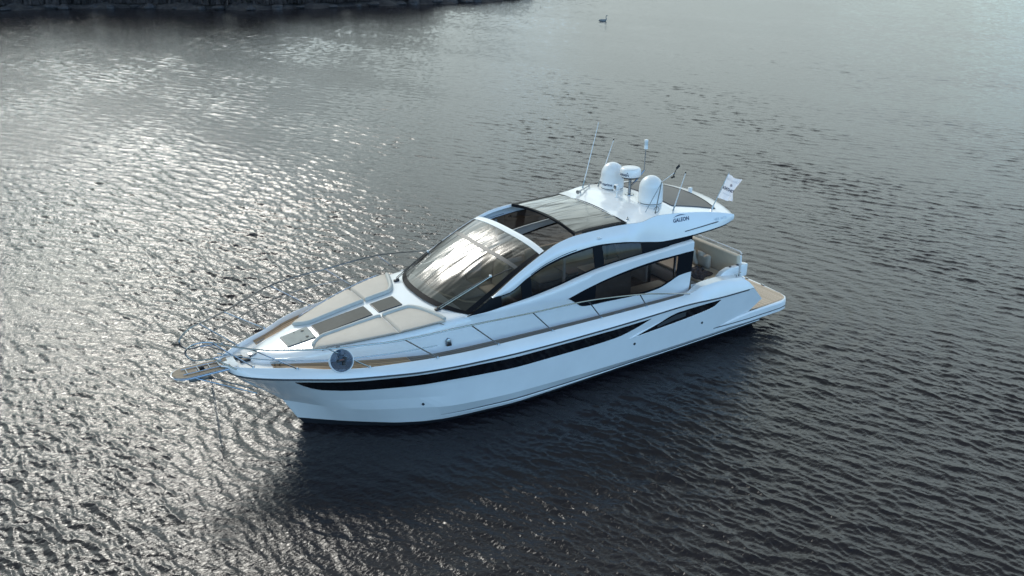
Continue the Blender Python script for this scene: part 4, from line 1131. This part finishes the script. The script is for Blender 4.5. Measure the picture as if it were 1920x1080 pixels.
# ---------------------------------------------------------------- flag
def flag():
    base = Vector((-5.10, 1.47, rz(-5.10, 1.47)))
    root = tag(empty('flag', base), 'white printed flag flying from a steel staff on the roof wing', 'flag')
    tip = Vector((-5.58, 1.47, 4.30)); d = tip-base
    MB().tube([(0, 0, -.01), d*.1], .028, 10).build('staff_socket', M['steel'], root)
    MB().tube([d*.02, d], [.013, .011], 8).build('staff', M['steel'], root)
    MB().lathe([(0, -.02), (.018, 0), (0, .02)], d, 10).build('finial', M['steel'], root)
    A0 = Vector((-5.575, 1.47, 4.255))-base; A1 = Vector((-5.28, 1.47, 3.70))-base
    B0 = Vector((-6.03, 1.47, 4.03))-base; B1 = Vector((-5.79, 1.47, 3.50))-base
    def F(u, v):
        p = A0.lerp(A1, v).lerp(B0.lerp(B1, v), u)
        a = u*min(1, u*2.5)
        p = p+Vector((.015*math.sin(8*v+3*u), .055*a*math.sin(9*u+3.2*v)+.02*math.sin(6*v+2*u)*u, .03*math.sin(7*u+1.2)*u*(1-.5*v)))
        return p
    n = 30
    MB().grid([[F(i/n, j/n) for j in range(n+1)] for i in range(n+1)]).build('flag_cloth', M['flag'], root, angle=80)
    for side in (1, -1):
        def pr(body, size, cu, cv, m, bold=0.0, sp=1.0):
            vs, fs = text_mesh(body, size, bold, spacing=sp)
            b_ = MB(); out = []
            for a, q in vs:
                u = cu+a; v = cv-q*.78
                p = F(max(0, min(1, u)), max(0, min(1, v))); out.append((p.x, p.y+.006*side, p.z))
            b_.add(out, fs); b_.build('flag_print', m, root, smooth=False, recalc=False)
        if side == 1:
            pr("NYLUND'S", .165, .48, .17, M['flagfaint'], 0, 1.15)
            pr("BOATHOUSE", .20, .50, .57, M['flagink'], .010, .98)
            pr("ESTABLISHED 2016", .085, .50, .76, M['flagfaint'])
            wh_ = MB()
            def ring(r0, r1, n_=20):
                rows = []
                for k in range(n_+1):
                    a = 2*math.pi*k/n_; row = []
                    for r in (r0, r1):
                        p = F(.48+r*math.cos(a), .36+r*.8*math.sin(a)); row.append((p.x, p.y+.006, p.z))
                    rows.append(row)
                wh_.grid(rows)
            ring(.045, .062); ring(0.005, .02)
            for k in range(8):
                a = k*math.pi/4; rows = []
                for r in (.02, .088):
                    rows.append([F(.48+r*math.cos(a+da_/max(r, .02)), .36+.8*r*math.sin(a+da_/max(r, .02)))+Vector((0, .006, 0)) for da_ in (-.005, .005)])
                wh_.grid(rows)
            wh_.build('flag_print', M['flagink'], root, smooth=False, recalc=False)
flag()

# ---------------------------------------------------------------- far shore
shore_y = I([(260, -200), (120, -165), (60, -145), (5, -124.4), (-8, -120.4), (-25.5, -106.3), (-43, -104.2), (-57, -102.6), (-66, -106), (-84, -120), (-110, -140), (-150, -185), (-240, -260), (-420, -420)])
sm_ = bpy.data.materials.new('dark_bank'); sm_.use_nodes = True; nt = sm_.node_tree; b = nt.nodes['Principled BSDF']
t = nt.nodes.new('ShaderNodeTexCoord'); n1 = N(nt, 'ShaderNodeTexNoise', i_Scale=0.9, i_Detail=8.0, i_Roughness=0.7); nt.links.new(t.outputs['Object'], n1.inputs['Vector'])
nt.links.new(ramp(nt, n1.outputs['Fac'], [(.3, (.012, .010, .012)), (.5, (.035, .028, .028)), (.72, (.085, .07, .062))]), b.inputs['Base Color']); b.inputs['Roughness'].default_value = .95
bpn = N(nt, 'ShaderNodeBump', i_Strength=0.9, i_Distance=0.4); nt.links.new(n1.outputs['Fac'], bpn.inputs['Height']); nt.links.new(bpn.outputs[0], b.inputs['Normal'])
rows = []
xs = lin(260, -420, 340)
for x in xs:
    j = .8*math.sin(x*.7)+.5*math.sin(x*1.9+1)+random.uniform(-.4, .4)
    row = []
    for (d, z) in ((-1.5, -.4), (0, -.02), (.5, .25), (1.4, .55), (3, .9), (7, 1.6), (16, 2.6), (40, 4.0), (120, 6.0), (700, 8.0), (2600, 10.0)):
        row.append((x + d*.0, shore_y(x)+j*(1 if d < 40 else 0)-d, z + (random.uniform(-.25, .25)*min(1, d) if 0 < d < 40 else 0)))
    rows.append(row)
tag(MB().grid(rows).build('shore', sm_, None, angle=60), kind='structure')
# boulders on the water's edge
rk = mat('wet_dark_rock', (.035, .031, .034), .7, noise=.5, nscale=3, bump=.6, bscale=5)
def rock_mesh(seed):
    rnd = random.Random(seed); bm = bmesh.new(); bmesh.ops.create_icosphere(bm, subdivisions=3, radius=1)
    ph = [rnd.uniform(0, 6) for _ in range(6)]
    for v in bm.verts:
        c_ = v.co; k = 1+.16*math.sin(2.3*c_.x+ph[0])+.14*math.sin(3.1*c_.y+ph[1])+.12*math.sin(4.3*c_.z+ph[2])+.06*math.sin(7*c_.x+5*c_.y+ph[3])
        v.co = Vector((c_.x*k*1.3, c_.y*k, c_.z*k*.62))
    me = bpy.data.meshes.new('shore_boulder'); bm.to_mesh(me); bm.free(); me.materials.append(rk); return me
rocks = [rock_mesh(i) for i in range(4)]
for i in range(34):
    x = lerp(14, -68, (i+random.uniform(-.3, .3))/33)
    o = bpy.data.objects.new('shore_boulder', rocks[i % 4]); col.objects.link(o)
    s_ = random.uniform(.35, .95); o.scale = (s_, s_, s_); o.location = (x, shore_y(x)+random.uniform(-.6, .9), s_*.12); o.rotation_euler = (0, 0, random.uniform(0, 6))
    tag(o, "dark boulder at the water's edge along the far bank", 'boulder', 'boulders along the far shore')
# bare undergrowth on the bank: reads as one mass
ug = MB(); rnd = random.Random(3)
for i in range(2600):
    x = rnd.uniform(-75, 28); d = abs(rnd.gauss(2.6, 2.2))+.6; y = shore_y(x)-d
    h = rnd.uniform(.5, 1.5); a = rnd.uniform(0, 6.28); w_ = rnd.uniform(.25, .7); z0 = .3+d*.2
    for k in range(2):
        a2 = a+k*1.57; dx, dy = math.cos(a2)*w_, math.sin(a2)*w_
        lean = (rnd.uniform(-.3, .3), rnd.uniform(-.3, .3))
        ug.add([(x-dx, y-dy, z0), (x+dx, y+dy, z0), (x+dx*.5+lean[0], y+dy*.5+lean[1], z0+h), (x-dx*.6+lean[0], y-dy*.6+lean[1], z0+h*rnd.uniform(.6, 1))], [(0, 1, 2, 3)])
ugm = mat('bare_undergrowth', (.045, .034, .032), .9, noise=.6, nscale=.6)
tag(ug.build('undergrowth', ugm, None, smooth=False, recalc=False), 'dark bare undergrowth covering the far bank', kind='stuff')
# trees above the bank: their dark reflections lie on the far water
bark = mat('dark_bark', (.04, .032, .028), .9, noise=.4, nscale=3)
leafm = mat('dark_foliage', (.035, .035, .022), .85, noise=.5, nscale=.8)
def tree_proto(seed, hgt):
    rnd = random.Random(seed)
    t_ = MB(); t_.tube([(0, 0, -.3), (.05, .02, hgt*.4), (.12, -.05, hgt*.75), (.1, 0, hgt)], [.20, .15, .08, .02], 7)
    for k in range(9):
        a = rnd.uniform(0, 6.28); z0 = hgt*rnd.uniform(.25, .8); L_ = hgt*.28*(1.1-z0/hgt*.6)
        t_.tube([(0.05, 0, z0), (math.cos(a)*L_*.6, math.sin(a)*L_*.6, z0+L_*.45), (math.cos(a)*L_, math.sin(a)*L_, z0+L_*.8)], [.06, .035, .01], 5)
    c_ = MB()
    clumps = [(rnd.gauss(0, hgt*.2), rnd.gauss(0, hgt*.2), hgt*rnd.uniform(.12, .98)) for _ in range(22)]
    for i in range(2600):
        q = clumps[i % 22]; r = hgt*.085*(1.3-q[2]/hgt*.6)
        p = Vector((rnd.gauss(q[0], r), rnd.gauss(q[1], r), rnd.gauss(q[2], r*.8)))
        a = Vector((rnd.uniform(-1, 1), rnd.uniform(-1, 1), rnd.uniform(-1, 1))).normalized()*rnd.uniform(.22, .42); b2 = a.orthogonal().normalized()*a.length*.7
        c_.add([p-a, p+b2*.6, p+a, p-b2*.6], [(0, 1, 2, 3)])
    return t_, c_
protos = []
for k in range(3):
    t_, c_ = tree_proto(20+k, 8.0+k*.8)
    root = empty('shore_tree'); a = t_.build('trunk', bark, root); c2_ = c_.build('crown', leafm, root, smooth=False, recalc=False)
    protos.append((root, a, c2_))
def place_tree(i, x, d, s_):
    root, a, c2_ = protos[i % 3]
    if i >= 3:
        r2 = root.copy(); col.objects.link(r2)
        for ch_ in (a, c2_):
            q = ch_.copy(); col.objects.link(q); q.parent = r2
        root = r2
    root.location = (x, shore_y(x)-d, .4+d*.16); root.rotation_euler = (0, 0, x*1.7); root.scale = (s_, s_, s_)
    tag(root, 'dark thin leaved tree on the far bank above the water', 'tree', 'trees along the far shore')
i = 0
for x in lin(36, -52, 48):
    place_tree(i, x+random.uniform(-1.2, 1.2), random.uniform(4.0, 9.0), random.uniform(.8, 1.15)*(1.0 if x > -28 else .7)); i += 1

# ---------------------------------------------------------------- long-necked bird on the far water
def bird():
    P0 = Vector((-55.4, -68.3, WZ))
    rt = Vector((math.sin(YAW), -math.cos(YAW), 0)); up = Vector((0, 0, 1))
    path = [(-.52, .12, .02), (-.40, .13, .09), (-.2, .10, .16), (.05, .08, .18), (.25, .10, .15), (.36, .17, .10), (.40, .28, .062), (.385, .42, .045), (.38, .55, .042), (.41, .635, .05), (.46, .655, .055), (.51, .645, .035), (.56, .635, .018), (.60, .63, .006)]
    b_ = MB().tube([rt*a+up*z for a, z, r in smooth3(path)], [r for a, z, r in smooth3(path)], 12)
    o = b_.build('water_bird', M['bird'], None, angle=80); o.location = P0
    tag(o, 'long-necked dark water bird swimming alone far off on the open water', 'bird')
def smooth3(p):
    v = smooth_path([Vector(q) for q in p], 4); return [(q.x, q.y, max(.004, q.z)) for q in v]
bird()
